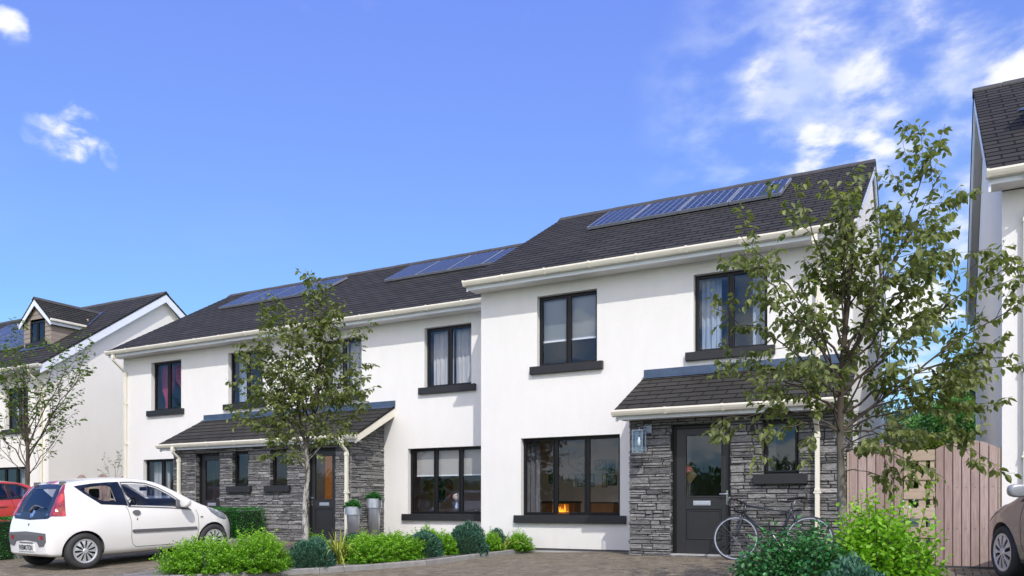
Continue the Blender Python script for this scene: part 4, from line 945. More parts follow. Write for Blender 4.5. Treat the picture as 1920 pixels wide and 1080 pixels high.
q = MB(); q.box(-4.27, -4.13, 12.555, 12.585, 2.00, 2.13); q.tube([(-4.22, 12.56, 2.09), (-4.24, 12.45, 2.10), (-4.28, 12.39, 2.085), (-4.28, 12.37, 2.04)], .010, 8); q.build('wall_bracket', M['mirror_bracket'], L)

# ------------------------------------------------------------------ fences
M['fence_back'] = plain('gap_shade_brown', (.055, .035, .030), .9)
def fence(root, x0, x1, Y, z0, z1, rise, sections, gate=False):
    """sections: ('arch', xa, xb) board panels or ('lattice', xa, xb)"""
    rr = random.Random(7)
    for kind, a, b_ in sections:
        if kind == 'arch':
            n = max(3, round((b_ - a) / .112)); w_ = (b_ - a) / n; mb = MB(); R = ((b_ - a) / 2)
            def top(x): t = (x - (a + b_) / 2) / R; return z1 + rise * max(0, 1 - t * t)
            for i in range(n):
                p, q_ = a + i * w_ + .0055, a + (i + 1) * w_ - .0055; mb._t = rr.random(); y = Y + rr.uniform(-.003, .003)
                poly = [(p, z0), (q_, z0), (q_, top(q_)), ((p + q_) / 2, top((p + q_) / 2)), (p, top(p))]; mb.prism(poly, 'y', y, y + .022)
            bo = mb.build('board_panel', M['fence_board'], root, bevel=.002)
            bk_ = MB(); bk_.prism([(a + .01, z0), (b_ - .01, z0)] + [(b_ - .01 - (b_ - a - .02) * k / 12, top(b_ - .01 - (b_ - a - .02) * k / 12) - .02) for k in range(13)], 'y', Y + .0255, Y + .0258 + .002); bk_.build('gap_shade_sheet', M['fence_back'], bo)  # dark sheet added so the gaps between boards look shaded
            r = MB()
            for zz in (z0 + .25, (z0 + z1) / 2, z1 - .25): r.box(a + .01, b_ - .01, Y + .030, Y + .065, zz - .05, zz + .05)
            r.build('rail', M['fence_light'], bo)
            nl = MB()
            for i in range(n):
                for zz in (z0 + .52, z1 - .53): nl.lathe([(.001, -.004), (.006, -.003), (.007, 0)], (a + (i + .5) * w_, Y - .003, zz + rr.uniform(-.006, .006)), 8, 'y')
            nl.build('nail_heads', M['grey_plastic'], bo)
        else:
            mb = MB(); z = z1 - .0; k = 0
            while z - .15 > z0:
                mb._t = rr.random(); mb.box(a, b_, Y - .004, Y + .014, z - .15, z); z -= .272
            for xc, w_ in ((a + .035, .055), (a + (b_ - a) * .60, .09), (b_ - .032, .055)): mb._t = rr.random(); mb.box(xc - w_ / 2, xc + w_ / 2, Y + .015, Y + .032, z0, z1 - .02)
            mb.build('lattice_panel', M['fence_light'], root, bevel=.002)
    base = MB(); base.box(x0, x1, Y - .004, Y + .03, z0 - .05, z0 - .001); base.build('gravel_board', M['dpc'], root)
F1 = empty('fence', (-.2, 12.62, -.06), 'pink-brown boarded fence with arched panels and open lattice behind the tall lime shrub', 'fence')
fence(F1, -1.18, .76, 12.62, -.02, 1.60, .12, [('arch', -1.15, -.44), ('lattice', -.435, -.04), ('arch', -.035, .715)])
for x in (-1.18, .72): q = MB(); q.box(x, x + .04, 12.63, 12.69, -.06, 1.6); q.build('post', M['fence_light'], F1)
F2 = empty('fence', (-22.7, 16.05, 0), 'pink-brown arched fence seen over the white car, below the cream gable', 'fence')
fence(F2, -24.6, -20.8, 16.05, .02, 1.66, .17, [('arch', -24.6, -24.0 + .0), ('lattice', -23.98, -23.6), ('arch', -23.58, -22.9), ('lattice', -22.88, -22.5), ('arch', -22.48, -21.3), ('lattice', -21.28, -20.85)])
# ------------------------------------------------------------------ cars
def curve(xs, ys):
    """smooth monotone interpolation"""
    xs = list(xs); ys = list(ys); n = len(xs); d = [(ys[i + 1] - ys[i]) / (xs[i + 1] - xs[i]) for i in range(n - 1)]
    t = [d[0]] + [0 if d[i - 1] * d[i] <= 0 else 2 * d[i - 1] * d[i] / (d[i - 1] + d[i]) for i in range(1, n - 1)] + [d[-1]]
    def f(x):
        if x <= xs[0]: return ys[0]
        if x >= xs[-1]: return ys[-1]
        i = max(k for k in range(n - 1) if xs[k] <= x); h = xs[i + 1] - xs[i]; u = (x - xs[i]) / h
        return ys[i] * (2 * u ** 3 - 3 * u * u + 1) + h * t[i] * (u ** 3 - 2 * u * u + u) + ys[i + 1] * (3 * u * u - 2 * u ** 3) + h * t[i + 1] * (u ** 3 - u * u)
    return f
def tmp_obj(name, vs, fs, mats=()):
    me = bpy.data.meshes.new(name); me.from_pydata(vs, [], fs)
    bm = bmesh.new(); bm.from_mesh(me); bmesh.ops.recalc_face_normals(bm, faces=bm.faces); bm.to_mesh(me); bm.free()
    for m_ in mats: me.materials.append(m_)
    o = bpy.data.objects.new(name, me); COL.objects.link(o); return o
def baked(o):
    dg = bpy.context.evaluated_depsgraph_get(); dg.update(); return bpy.data.meshes.new_from_object(o.evaluated_get(dg))
def loft(prof, stations, k=1.0, dz=0, zb_min=None):
    W, S, ZT, ZB, CR, RC, BUL = prof; secs = []
    for x in stations:
        zt, zb = ZT(x) - dz, ZB(x); 
        if zb_min is not None: zb = zb_min
        rc = min(RC(x), (zt - zb) * .35); cr = CR(x)
        def hw(z): return max(.02, (W(x) + BUL(x, z)) * S(z) * k)
        h = []
        h += [(0, zb), (hw(zb) * .55, zb), (hw(zb) * .9, zb)]
        zs = zt - cr - rc
        for f in (.04, .14, .27, .41, .55, .69, .83): z = zb + (zs - zb) * f; h.append((hw(z), z))
        yt = max(.02, hw(zs) - rc * .9)
        for a in (0, 25, 50, 72, 90): h.append((yt + (hw(zs) - yt) * math.cos(math.radians(a)), zs + rc * math.sin(math.radians(a))))
        for f in (.72, .4, 0): h.append((yt * f, zt - cr * f * f))
        secs.append(h)
    m_ = len(secs[0]); ring = []
    for i, h in enumerate(secs):
        x = stations[i]; ring.append([(x, y, z) for y, z in h] + [(x, -y, z) for y, z in reversed(h[1:-1])])
    n = len(ring[0]); vs = [p for r_ in ring for p in r_]
    fs = [(i * n + j, i * n + (j + 1) % n, (i + 1) * n + (j + 1) % n, (i + 1) * n + j) for i in range(len(ring) - 1) for j in range(n)]
    # close both ends row by row
    for base, sgn in ((0, 1), ((len(ring) - 1) * n, -1)):
        for j in range(1, m_ - 1 + 0):
            a, b_, c, d = base + j, base + j + 1, base + (n - j - 1) % n, base + (n - j) % n
            if j + 1 == m_ - 1: fs.append((a, b_, d))
            else: fs.append((a, b_, c, d))
        fs.append((base, base + 1, base + n - 1))
    return vs, fs
class CarKit:
    def __init__(s, root, body_me):
        s.root = root; me = body_me; s.bvh = BVHTree.FromPolygons([v.co.copy() for v in me.vertices], [tuple(p.vertices) for p in me.polygons])
    def hit(s, a, z, phi):
        n = Vector((-math.cos(phi), -math.sin(phi), 0)); t = Vector((math.sin(phi), -math.cos(phi), 0))
        o_ = n * 4 + t * a; o_ = Vector((o_.x + s.cx * (1 if abs(math.cos(phi)) > 2 else 0), o_.y, z)); loc, nr, i, d = s.bvh.ray_cast(o_, -n)
        if loc is None: return None
        if nr.dot(n) < 0: nr = -nr
        return loc, nr
    cx = 0
    def patch(s, name, poly, m_, phi, off=.003, holes=(), parent=None, step=.05, thick=0, smooth=True):
        """panel cut to an outline and laid on the body. phi 0 = rear, 90 = right side, 180 = front, -90 = left"""
        phi = math.radians(phi)
        def dens(pl):
            out = []
            for i in range(len(pl)):
                a, b_ = Vector(pl[i]), Vector(pl[(i + 1) % len(pl)]); n = max(1, int((b_ - a).length / step)); out += [a.lerp(b_, k / n) for k in range(n)]
            return out
        loops = [dens(poly)] + [dens(h) for h in holes]; pts = []; ed = []
        def inside(q, pl):
            c = False; j = len(pl) - 1
            for i in range(len(pl)):
                if (pl[i][1] > q[1]) != (pl[j][1] > q[1]) and q[0] < (pl[j][0] - pl[i][0]) * (q[1] - pl[i][1]) / (pl[j][1] - pl[i][1]) + pl[i][0]: c = not c
                j = i
            return c
        for lp in loops:
            o_ = len(pts); pts += lp; ed += [(o_ + i, o_ + (i + 1) % len(lp)) for i in range(len(lp))]
        xs = [p[0] for p in poly]; zs = [p[1] for p in poly]; x = min(xs) + step * .7
        while x < max(xs):
            z = min(zs) + step * .6
            while z < max(zs):
                q = Vector((x, z))
                if inside(q, poly) and not any(inside(q, h) for h in holes) and min((q - p).length for lp in loops for p in lp) > step * .45: pts.append(q)
                z += step
            x += step
        V, E_, F, *_ = delaunay_2d_cdt(pts, ed, [], 0, 1e-5); F = [f for f in F if inside(sum((V[i] for i in f), Vector((0, 0))) / len(f), poly) and not any(inside(sum((V[i] for i in f), Vector((0, 0))) / len(f), h) for h in holes)]
        P = [s.hit(p.x, p.y, phi) for p in V]; mb = MB(); ok = [i for i, p in enumerate(P) if p]; mp = {j: k for k, j in enumerate(ok)}
        F = [f for f in F if all(i in mp for i in f)]
        n0 = len(ok); mb.add([P[i][0] + P[i][1] * (off + thick) for i in ok], [tuple(mp[i] for i in f) for f in F])
        if thick:
            from collections import Counter
            ce = Counter(tuple(sorted(e2)) for f in mb.f for e2 in zip(f, f[1:] + f[:1])); bd = [e2 for e2, k2 in ce.items() if k2 == 1]
            mb.v += [tuple(P[i][0] + P[i][1] * (-.004)) for i in ok]
            for u2, v2 in bd: mb.add([], []); mb.f.append((u2, v2, v2 + n0, u2 + n0)); mb.tone.append(.5); mb.mi.append(0); mb.sm.append(False); mb.uv.append(None)
        o = mb.build(name, m_, parent or s.root, smooth=smooth and not thick, fixn=False)
        return o
    def line(s, name, pts, w, m_, phi, off=.0015, parent=None):
        mb = MB(); ph = math.radians(phi); P = []
        for i in range(len(pts) - 1):
            a, b_ = Vector(pts[i]), Vector(pts[i + 1]); n = max(1, int((b_ - a).length / .03))
            for k in range(n + (i == len(pts) - 2)): P.append(a.lerp(b_, k / n))
        vs = []
        for i, p in enumerate(P):
            t = (P[min(i + 1, len(P) - 1)] - P[max(i - 1, 0)]).normalized(); nn = Vector((-t.y, t.x)) * w / 2
            for q in (p - nn, p + nn):
                h = s.hit(q.x, q.y, ph); 
                if h is None: return None
                vs.append(h[0] + h[1] * off)
        mb.add(vs, [(2 * i, 2 * i + 2, 2 * i + 3, 2 * i + 1) for i in range(len(P) - 1)]); return mb.build(name, m_, parent or s.root, fixn=False)
def car_body(root, prof, stations, wheels, holes, m_, wr=.335, inner=None, cut=True, name='body'):
    """holes: (axis, outline, a0, a1) prisms cut through the cabin shell"""
    vs, fs = loft(prof, stations); o = tmp_obj('shell', vs, fs, [m_, M['dark_in']])
    md = o.modifiers.new('s', 'SUBSURF'); md.levels = 2; md.render_levels = 2; full = baked(o); o.modifiers.clear(); old = o.data; o.data = full; bpy.data.meshes.remove(old)
    solid = full.copy(); cutters = []
    if inner:
        v2, f2 = loft(prof, inner['st'], k=inner['k'], dz=inner['dz'], zb_min=inner['zb']); c = tmp_obj('c', v2, f2, [M['dark_in']]); cutters.append(c)
        for h in holes:
            mb = MB(); mb.prism(h[1], h[0], h[2], h[3]); c = tmp_obj('c', mb.v, mb.f, [m_]); cutters.append(c)
    for (x, z, r) in wheels:
        for sg in (-1, 1):
            mb = MB(); mb.lathe([(.001, 0), (r, 0), (r, sg * .7), (.001, sg * .7)], (x, sg * .42, z), 48, 'y'); c = tmp_obj('c', mb.v, mb.f, [M['dark_in']]); cutters.append(c)
    for c in cutters:
        b_ = o.modifiers.new('b', 'BOOLEAN'); b_.operation = 'DIFFERENCE'; b_.object = c; b_.solver = 'EXACT'
        try: b_.material_mode = 'TRANSFER'
        except Exception: pass
    me = baked(o); o.modifiers.clear(); o.data = me
    for c in cutters: d_ = c.data; bpy.data.objects.remove(c); bpy.data.meshes.remove(d_)
    o.name = name; me.name = name; me.polygons.foreach_set('use_smooth', [True] * len(me.polygons)); o.parent = root; WO[o.name] = Vector((0, 0, 0))
    try:
        me.set_sharp_from_angle(angle=math.radians(32))
    except Exception: pass
    return o, solid
def wheel(root, x, y, r, side, spokes=11, rim=None, tw=.165, rr_=None):
    """part 'wheel' (hub cap) with tyre and dark backing disc as sub-parts; side -1 = right"""
    R = rr_ or r * .68; s = side; yo = y
    hub = MB(); hub.lathe([(.001, s * .012), (R * .16, s * .012), (R * .22, s * .004), (R * .24, -s * .004)], (x, yo, r), 32, 'y')
    hub.lathe([(R * .84, -s * .004), (R * .90, s * .003), (R * .98, s * .004), (R * 1.0, -s * .004), (R * .98, -s * .05)], (x, yo, r), 48, 'y')
    for k in range(spokes):
        a = 2 * PI * k / spokes; w0, w1 = .15, .218
        if spokes < 8: w0, w1 = .16, .15
        pp = []
        for rad, w_, h in ((R * .2, w0 * .9, .004), (R * .55, w0 * 1.5 * .55 + .02, .006), (R * .87, w1, -.001)):
            for sg in (-1, 1):
                b_ = a + sg * w_ * (.9 if spokes >= 8 else 1); pp.append((x + rad * math.cos(b_), yo + s * h, r + rad * math.sin(b_)))
        dn = [(p[0], p[1] - s * .02, p[2]) for p in pp]
        hub.add(pp + dn, [(0, 1, 3, 2), (2, 3, 5, 4), (0, 2, 8, 6), (2, 4, 10, 8), (1, 7, 9, 3), (3, 9, 11, 5)])
    w = hub.build('wheel', rim or M['rim'], root); 
    ty = MB(); t = tw; ty.lathe([(R * .97, -s * .005), (R * 1.04, s * .010), (r * .86, s * .012), (r * .955, s * -.002), (r, -s * .022), (r, -s * (t - .02)), (r * .955, -s * t), (R, -s * t), (R * .95, -s * (t - .03))], (x, yo, r), 56, 'y')
    for g in (.05, .085, .12): ty.lathe([(r + .0006, -s * (g - .004)), (r + .0006, -s * (g + .004))], (x, yo, r), 40, 'y')
    ty.build('tyre', M['rubber'], w, smooth=True)
    dk = MB(); dk.lathe([(.001, -s * .045), (R * .96, -s * .045), (R * .96, -s * .06), (.001, -s * .06)], (x, yo, r), 40, 'y'); dk.build('spoke_backing', M['black'], w); return w  # black disc added behind the spokes so the openings look dark
M['rim'] = plain('silver_wheel_paint', (.72, .73, .76), .3, metal=.55, var=.03)
def paint(name, c, metal=0, rough=.32, flake=0):
    m, nt, b = mat(name); n = noise_tex(nt, 2.5, 4); r = ramp(nt, n.outputs['Fac'], [(.3, sc(c, .96)), (.7, c)]); ln(nt, r.outputs['Color'], b.inputs['Base Color'])
    b.inputs['Roughness'].default_value = rough; b.inputs['Metallic'].default_value = metal; b.inputs['Coat Weight'].default_value = 1; b.inputs['Coat Roughness'].default_value = .03; b.inputs['Coat IOR'].default_value = 1.45
    return m
M['paint_white'] = paint('white_car_paint', (.87, .86, .825)); M['paint_red'] = paint('red_car_paint', (.50, .045, .030)); M['paint_taupe'] = paint('taupe_metallic_paint', (.33, .305, .28), metal=.55, rough=.25)
m, nt, b = mat('red_lamp_lens'); n = noise_tex(nt, 6, 3); v_ = nd(nt, 'ShaderNodeTexVoronoi'); v_.inputs['Scale'].default_value = 7; tcx = nd(nt, 'ShaderNodeTexCoord'); ln(nt, tcx.outputs['Object'], v_.inputs['Vector'])
r = ramp(nt, v_.outputs['Distance'], [(.2, (.62, .05, .045)), (.45, (.42, .012, .016)), (.7, (.25, .006, .01))]); ln(nt, r.outputs['Color'], b.inputs['Base Color']); b.inputs['Roughness'].default_value = .1; b.inputs['Coat Weight'].default_value = 1; M['lamp_red'] = m
M['lamp_clear'] = plain('clear_lamp_lens', (.30, .33, .38), .08, metal=.4, var=.3, scale=12, coat=1)
M['emblem'] = plain('blue_chrome_emblem', (.30, .45, .78), .2, metal=.5)
def text_mesh(root, txt, size, place, m_, name='lettering', sx=1.0, ext=.0015, parent=None):
    """place(u, v) -> point; text laid out as mesh"""
    cu = bpy.data.curves.new('t', 'FONT'); cu.body = txt; cu.size = size; cu.align_x = 'CENTER'; cu.align_y = 'CENTER'; cu.offset = .0016 * size / .1
    o = bpy.data.objects.new('t', cu); COL.objects.link(o); me = baked(o); bpy.data.objects.remove(o); mb = MB()
    mb.add([place(v.co.x * sx, v.co.y) for v in me.vertices], [tuple(p.vertices) for p in me.polygons]); return mb.build(name, m_, parent or root, fixn=False)
def mirror_part(root, x, y, z, side, m_, s=1.0):
    mb = MB(); n = 10
    prof = [(0.0, .02), (.03, .060), (.07, .085), (.11, .088), (.14, .078), (.145, .06)]
    vs = []; N = 20
    for d, r_ in prof:
        for k in range(N):
            a = 2 * PI * k / N; cy = math.copysign(abs(math.cos(a)) ** .7, math.cos(a)); cz = math.copysign(abs(math.sin(a)) ** .7, math.sin(a))
            vs.append((x + (.10 - d) * s, y + side * (.12 + cy * r_ * 1.15) * s, z + cz * r_ * .82 * s))
    fs = [(i * N + k, i * N + (k + 1) % N, (i + 1) * N + (k + 1) % N, (i + 1) * N + k) for i in range(len(prof) - 1) for k in range(N)] + [tuple(range(N)), tuple(range((len(prof) - 1) * N, len(prof) * N))]
    mb.add(vs, fs); o = mb.build('wing_mirror', m_, root, smooth=True)
    b_ = MB(); b_.tube([(x + .06 * s, y + side * -.03, z - .06 * s), (x + .05 * s, y + side * .06, z - .03 * s)], [.035 * s, .025 * s], 8); b_.build('mirror_arm', M['black'], o); return o
def seat_part(root, x, y, zf, back=.62):
    mb = MB(); mb.prism([(x, zf), (x + .5, zf + .06), (x + .5, zf + .18), (x + .08, zf + .14), (x - .10, zf + back), (x - .2, zf + back - .02), (x - .08, zf)], 'y', y - .23, y + .23)
    mb.box(x - .20, x - .11, y - .12, y + .12, zf + back + .02, zf + back + .2); return mb.build('seat', M['seat'], root, bevel=.03)

# ---- white three-door hatchback
WC = empty('parked_car', (0, 0, 0), 'white three-door hatchback with red tail lamps, nose towards the pair of houses', 'car'); WO[WC.name] = Vector((0, 0, 0))
HT = math.atan2(.997, .077)
WC.rotation_euler = (0, 0, 0)
def place_car(root, x, y, heading, pitch=.045):
    z = gz(x, y) if root is not None else 0
    root.matrix_world = Matrix.Translation((x, y, z)) @ Matrix.Rotation(heading, 4, 'Z') @ Matrix.Rotation(-pitch, 4, 'Y')
Wc = curve([0, .03, .10, .3, .8, 1.7, 2.55, 3.0, 3.2, 3.33, 3.41, 3.43], [.60, .655, .715, .775, .805, .812, .80, .765, .70, .60, .50, .44])
Sc = curve([.15, .28, .45, .62, .80, .92, 1.05, 1.2, 1.32, 1.42, 1.5], [.90, .955, .99, 1.0, .985, .955, .90, .835, .77, .70, .62])
ZTc = curve([0, .02, .06, .12, .20, .30, .38, .50, .9, 1.25, 1.6, 1.85, 2.1, 2.35, 2.55, 2.75, 3.0, 3.2, 3.34, 3.41, 3.43], [.60, .66, .78, .92, 1.09, 1.27, 1.37, 1.425, 1.465, 1.475, 1.455, 1.40, 1.29, 1.15, 1.04, .965, .885, .79, .67, .56, .50])
ZBc = curve([0, .08, .4, .9, 2.5, 3.0, 3.3, 3.43], [.27, .22, .19, .175, .175, .18, .20, .26])
CRc = curve([0, .3, .9, 1.7, 2.4, 2.9, 3.43], [.015, .02, .03, .03, .03, .045, .03]); RCc = curve([0, .1, .4, 1.0, 1.9, 2.5, 2.9, 3.43], [.05, .07, .10, .11, .10, .10, .13, .08])
def BULc(x, z):
    return .022 * math.exp(-((x - .52) / .32) ** 2) * math.exp(-((z - .52) / .22) ** 2) + .024 * math.exp(-((x - 2.86) / .34) ** 2) * math.exp(-((z - .55) / .22) ** 2) - .012 * math.exp(-((z - .30) / .10) ** 2) * (1 if .9 < x < 2.4 else 0)
PROF = (Wc, Sc, ZTc, ZBc, CRc, RCc, BULc)
ST = [0, .012, .03, .055, .085, .12, .16, .20, .25, .30, .35, .40, .46, .54, .64, .76, .9, 1.05, 1.2, 1.35, 1.5, 1.65, 1.78, 1.9, 2.02, 2.14, 2.26, 2.38, 2.5, 2.62, 2.75, 2.88, 3.0, 3.1, 3.19, 3.26, 3.32, 3.37, 3.41, 3.43]
QW = [(.56, 1.285), (.70, 1.165), (.86, 1.065), (1.10, 1.055), (1.06, 1.335), (.9, 1.335), (.7, 1.315)]          # rear quarter glass
DW = [(1.32, .985), (1.62, .965), (2.0, .935), (2.30, .905), (2.24, 1.00), (2.06, 1.135), (1.86, 1.255), (1.66, 1.325), (1.42, 1.345), (1.24, 1.345)]   # door glass
RW = [(-.46, .93), (.46, .93), (.44, 1.10), (.385, 1.30), (-.385, 1.30), (-.44, 1.10)]
FW = [(-.60, 1.07), (.60, 1.07), (.53, 1.25), (.46, 1.37), (-.46, 1.37), (-.53, 1.25)]
INN = dict(st=[.16, .25, .35, .46, .6, .9, 1.2, 1.5, 1.78, 2.0, 2.2, 2.4, 2.56], k=.945, dz=.035, zb=.42)
wb, wsol = car_body(WC, PROF, ST, [(.52, .29, .325), (2.86, .29, .325)], [('y', QW, -1.2, 1.2), ('y', DW, -1.2, 1.2), ('x', RW, -.5, .9), ('x', FW, 1.5, 3.2)], M['paint_white'], inner=INN)
K = CarKit(WC, wsol)
for ph, sg in ((90, -1), (-90, 1)):
    fl = (lambda pl: pl) if ph == 90 else (lambda pl: [(-p[0], p[1]) for p in pl])
    sur = [(.47, 1.325), (.62, 1.19), (.84, 1.02), (1.22, .99), (1.335, .965), (1.285, 1.1), (1.205, 1.385), (1.0, 1.38), (.75, 1.365), (.52, 1.335)]
    K.patch('window_surround', fl(sur), M['gloss_navy'], ph, .003, holes=[fl([(.575, 1.285), (.705, 1.172), (.865, 1.075), (1.09, 1.065), (1.05, 1.325), (.9, 1.325), (.7, 1.305)])])
    K.patch('quarter_window', fl(QW), M['car_glass'], ph, -.004)
    ds = [(1.275, .955), (1.62, .93), (2.0, .90), (2.40, .855), (2.29, .995), (2.09, 1.155), (1.88, 1.28), (1.67, 1.36), (1.42, 1.385), (1.225, 1.385)]
    dso = K.patch('door_window', fl(DW), M['car_glass'], ph, -.004)
    K.patch('window_seal', fl(ds), M['gloss_navy'] if False else M['grey_plastic'], ph, .0035, holes=[fl([(1.30, .975), (1.62, .952), (2.0, .922), (2.33, .885), (2.26, 1.0), (2.07, 1.145), (1.87, 1.265), (1.665, 1.338), (1.42, 1.362), (1.245, 1.362)])], parent=dso)
    K.line('door_gap', fl([(1.235, 1.0), (1.27, .90), (1.30, .70), (1.295, .45), (1.32, .34), (1.38, .285), (2.46, .265), (2.52, .33), (2.55, .55), (2.55, .75), (2.52, .86)]), .007, M['black'], ph)
    K.patch('rub_strip', fl([(1.31, .545), (1.33, .525), (2.50, .505), (2.52, .52), (2.50, .555), (1.33, .58), (1.31, .57)]), M['grey_plastic'], ph, .002, thick=.014)
    K.patch('door_handle', fl([(1.335, .86), (1.36, .825), (1.42, .815), (1.46, .835), (1.47, .865), (1.44, .895), (1.38, .90), (1.345, .885)]), M['grey_plastic'], ph, .002, step=.02, thick=.02)
    K.patch('door_lock', fl([(1.395, .735), (1.415, .73), (1.42, .765), (1.40, .77)]), M['chrome'], ph, .003, step=.01)
    K.patch('indicator', fl([(2.585, .72), (2.62, .705), (2.655, .72), (2.62, .74)]), M['lamp_clear'], ph, .004, step=.015, thick=.006)
    # head lamp wraps from nose to side
    hp = [(2.76, .895), (2.86, .90), (3.02, .83), (3.16, .72), (3.20, .66), (3.12, .645), (2.98, .69), (2.82, .80)]
    K.patch('headlight', fl(hp), M['lamp_clear'], ph, .004, step=.03)
    mirror_part(WC, 2.22, sg * .80, .985, sg, M['paint_white'], 1.05)
    K.patch('mirror_sail', fl([(2.13, .905), (2.44, .845), (2.30, .97), (2.17, 1.06)]), M['grey_plastic'], ph, .006, step=.03)
K.patch('rear_window', [(-.62, .86), (-.56, .825), (0, .805), (.56, .825), (.62, .86), (.60, 1.0), (.53, 1.2), (.455, 1.36), (0, 1.375), (-.455, 1.36), (-.53, 1.2), (-.60, 1.0)], M['gloss_navy'], 0, .003, holes=[[(-.45, .94), (.45, .94), (.43, 1.10), (.375, 1.29), (-.375, 1.29), (-.43, 1.10)]])
K.patch('rear_pane', RW, M['car_glass_dark'], 0, -.004)
K.patch('windscreen', [(-a, z) for a, z in FW], M['car_glass'], 180, -.004)
for ph, f in ((42, 1), (-42, -1)):
    K.patch('tail_light', [(f * a, z) for a, z in [(.50, .872), (.55, .862), (.735, .862), (.715, 1.0), (.695, 1.15), (.675, 1.30), (.655, 1.355), (.62, 1.35), (.585, 1.2), (.54, 1.03)]], M['lamp_red'], ph, .006, step=.03, thick=.004)
K.patch('bumper_band', [(-.62, .60), (-.62, .47), (-.56, .40), (-.42, .39), (-.35, .47), (0, .49), (.35, .47), (.42, .39), (.56, .40), (.62, .47), (.62, .60), (0, .625)], M['grey_plastic'], 0, .004, thick=.006)
for y in (-.46, .50): K.patch('reflector', [(y - .05, .50), (y + .05, .50), (y + .05, .56), (y - .05, .56)], M['lamp_red'], 0, .013, step=.02)
K.patch('number_plate_recess', [(-.36, .455), (-.40, .36), (-.33, .285), (.33, .285), (.40, .36), (.36, .455)], M['paint_white'], 0, .002)
pl = K.patch('number_plate', [(-.26, .31), (.26, .31), (.26, .42), (-.26, .42)], plain('plate_white', (.82, .82, .80), .4), 0, .012, thick=.004)
def on_rear(u, v, z0=.365, y0=0, off=.0215):
    h = K.hit(y0 + u, z0 + v, 0); return h[0] + h[1] * off
# seen from behind, text runs to the right (towards -y): phi 0 has a = -y
text_mesh(WC, 'EVERMOTION', .115, lambda u, v: on_rear(u, v), M['black'], sx=.64, parent=pl)
K.patch('plate_lamp', [(-.24, .435), (.24, .435), (.22, .455), (-.22, .455)], M['grey_plastic'], 0, .01, step=.03)
K.patch('boot_lock', [(-.015, .725), (0, .71), (.02, .72), (.022, .75), (-.012, .752)], M['black'], 0, .004, step=.01)
# rampant beast badge
lion = [(-.045, -.075), (-.02, -.078), (-.012, -.045), (.005, -.030), (.018, -.052), (.008, -.075), (.035, -.075), (.040, -.050), (.030, -.020), (.028, .002), (.055, -.012), (.060, .0), (.034, .022), (.060, .022), (.060, .038), (.034, .042), (.030, .062), (.008, .078), (-.014, .070), (-.020, .048), (-.008, .035), (-.022, .010), (-.030, -.015), (-.060, -.020), (-.066, .012), (-.072, -.022), (-.040, -.038)]
K.patch('badge', [(.02 + a * .95, .90 + z * .75) for a, z in lion], M['emblem'], 0, .008, step=.012, thick=.004)
text_mesh(WC, 'PEUGEOT', .042, lambda u, v: on_rear(u, v, .885, -.47, .007), M['emblem'], name='lettering')
text_mesh(WC, '107', .042, lambda u, v: on_rear(u, v, .885, .49, .007), M['emblem'], name='lettering')
wp = MB(); A_ = K.hit(-.02, .93, 0); pts = []
for a, z in ((-.07, .93), (-.03, .985), (.02, 1.02), (.12, 1.015), (.24, .995), (.33, .985)):
    h = K.hit(a, z, 0); pts.append(h[0] + h[1] * .025)
wp.tube(pts, [.028, .022, .014, .010, .008, .006], 8); wp.build('rear_wiper', M['grey_plastic'], WC, smooth=True)
h = K.hit(0, 1.40, 0); bl = MB()
K.patch('brake_light', [(-.14, 1.382), (.14, 1.382), (.14, 1.405), (-.14, 1.405)], M['lamp_red'], 0, .006, step=.03, thick=.008)
for y in (-.43, .43):
    h = K.hit(y, 1.36, 0); q = MB(); q.box(h[0].x - .045, h[0].x + .05, h[0].y - .028, h[0].y + .028, 1.335, 1.41); q.build('hatch_hinge', M['grey_plastic'], WC, bevel=.01)
for x in (.52, 2.86):
    for sg in (-1, 1): wheel(WC, x, sg * (.805 if x < 1 else .80), .288, sg, 11)
for x, y in ((1.45, -.36), (1.45, .36)): seat_part(WC, x, y, .42, .66)
q = MB(); q.prism([(.62, .42), (.80, .42), (.66, 1.02), (.55, 1.02)], 'y', -.6, .6); q.build('rear_bench', M['seat'], WC, bevel=.03)
q = MB(); q.lathe([(.165, -.012), (.18, 0), (.165, .012), (.155, 0)], (0, 0, 0), 32, 'x', close=True); q.box(-.01, .01, -.16, .16, -.015, .015); q.xform(Matrix.Translation((1.93, .36, .93)) @ Matrix.Rotation(math.radians(22), 4, 'Y')); q.build('steering_wheel', M['black'], WC)
q = MB(); q.prism([(2.05, .45), (2.55, .45), (2.55, .94), (2.15, .93), (2.02, .86)], 'y', -.68, .68); q.build('dashboard', M['grey_plastic'], WC, bevel=.04)
q = MB(); q.box(1.98, 2.0, -.11, .11, 1.22, 1.29); q.build('rear_view_mirror', M['black'], WC, bevel=.015)
place_car(WC, -12.87, 7.60, HT - math.radians(2.6))

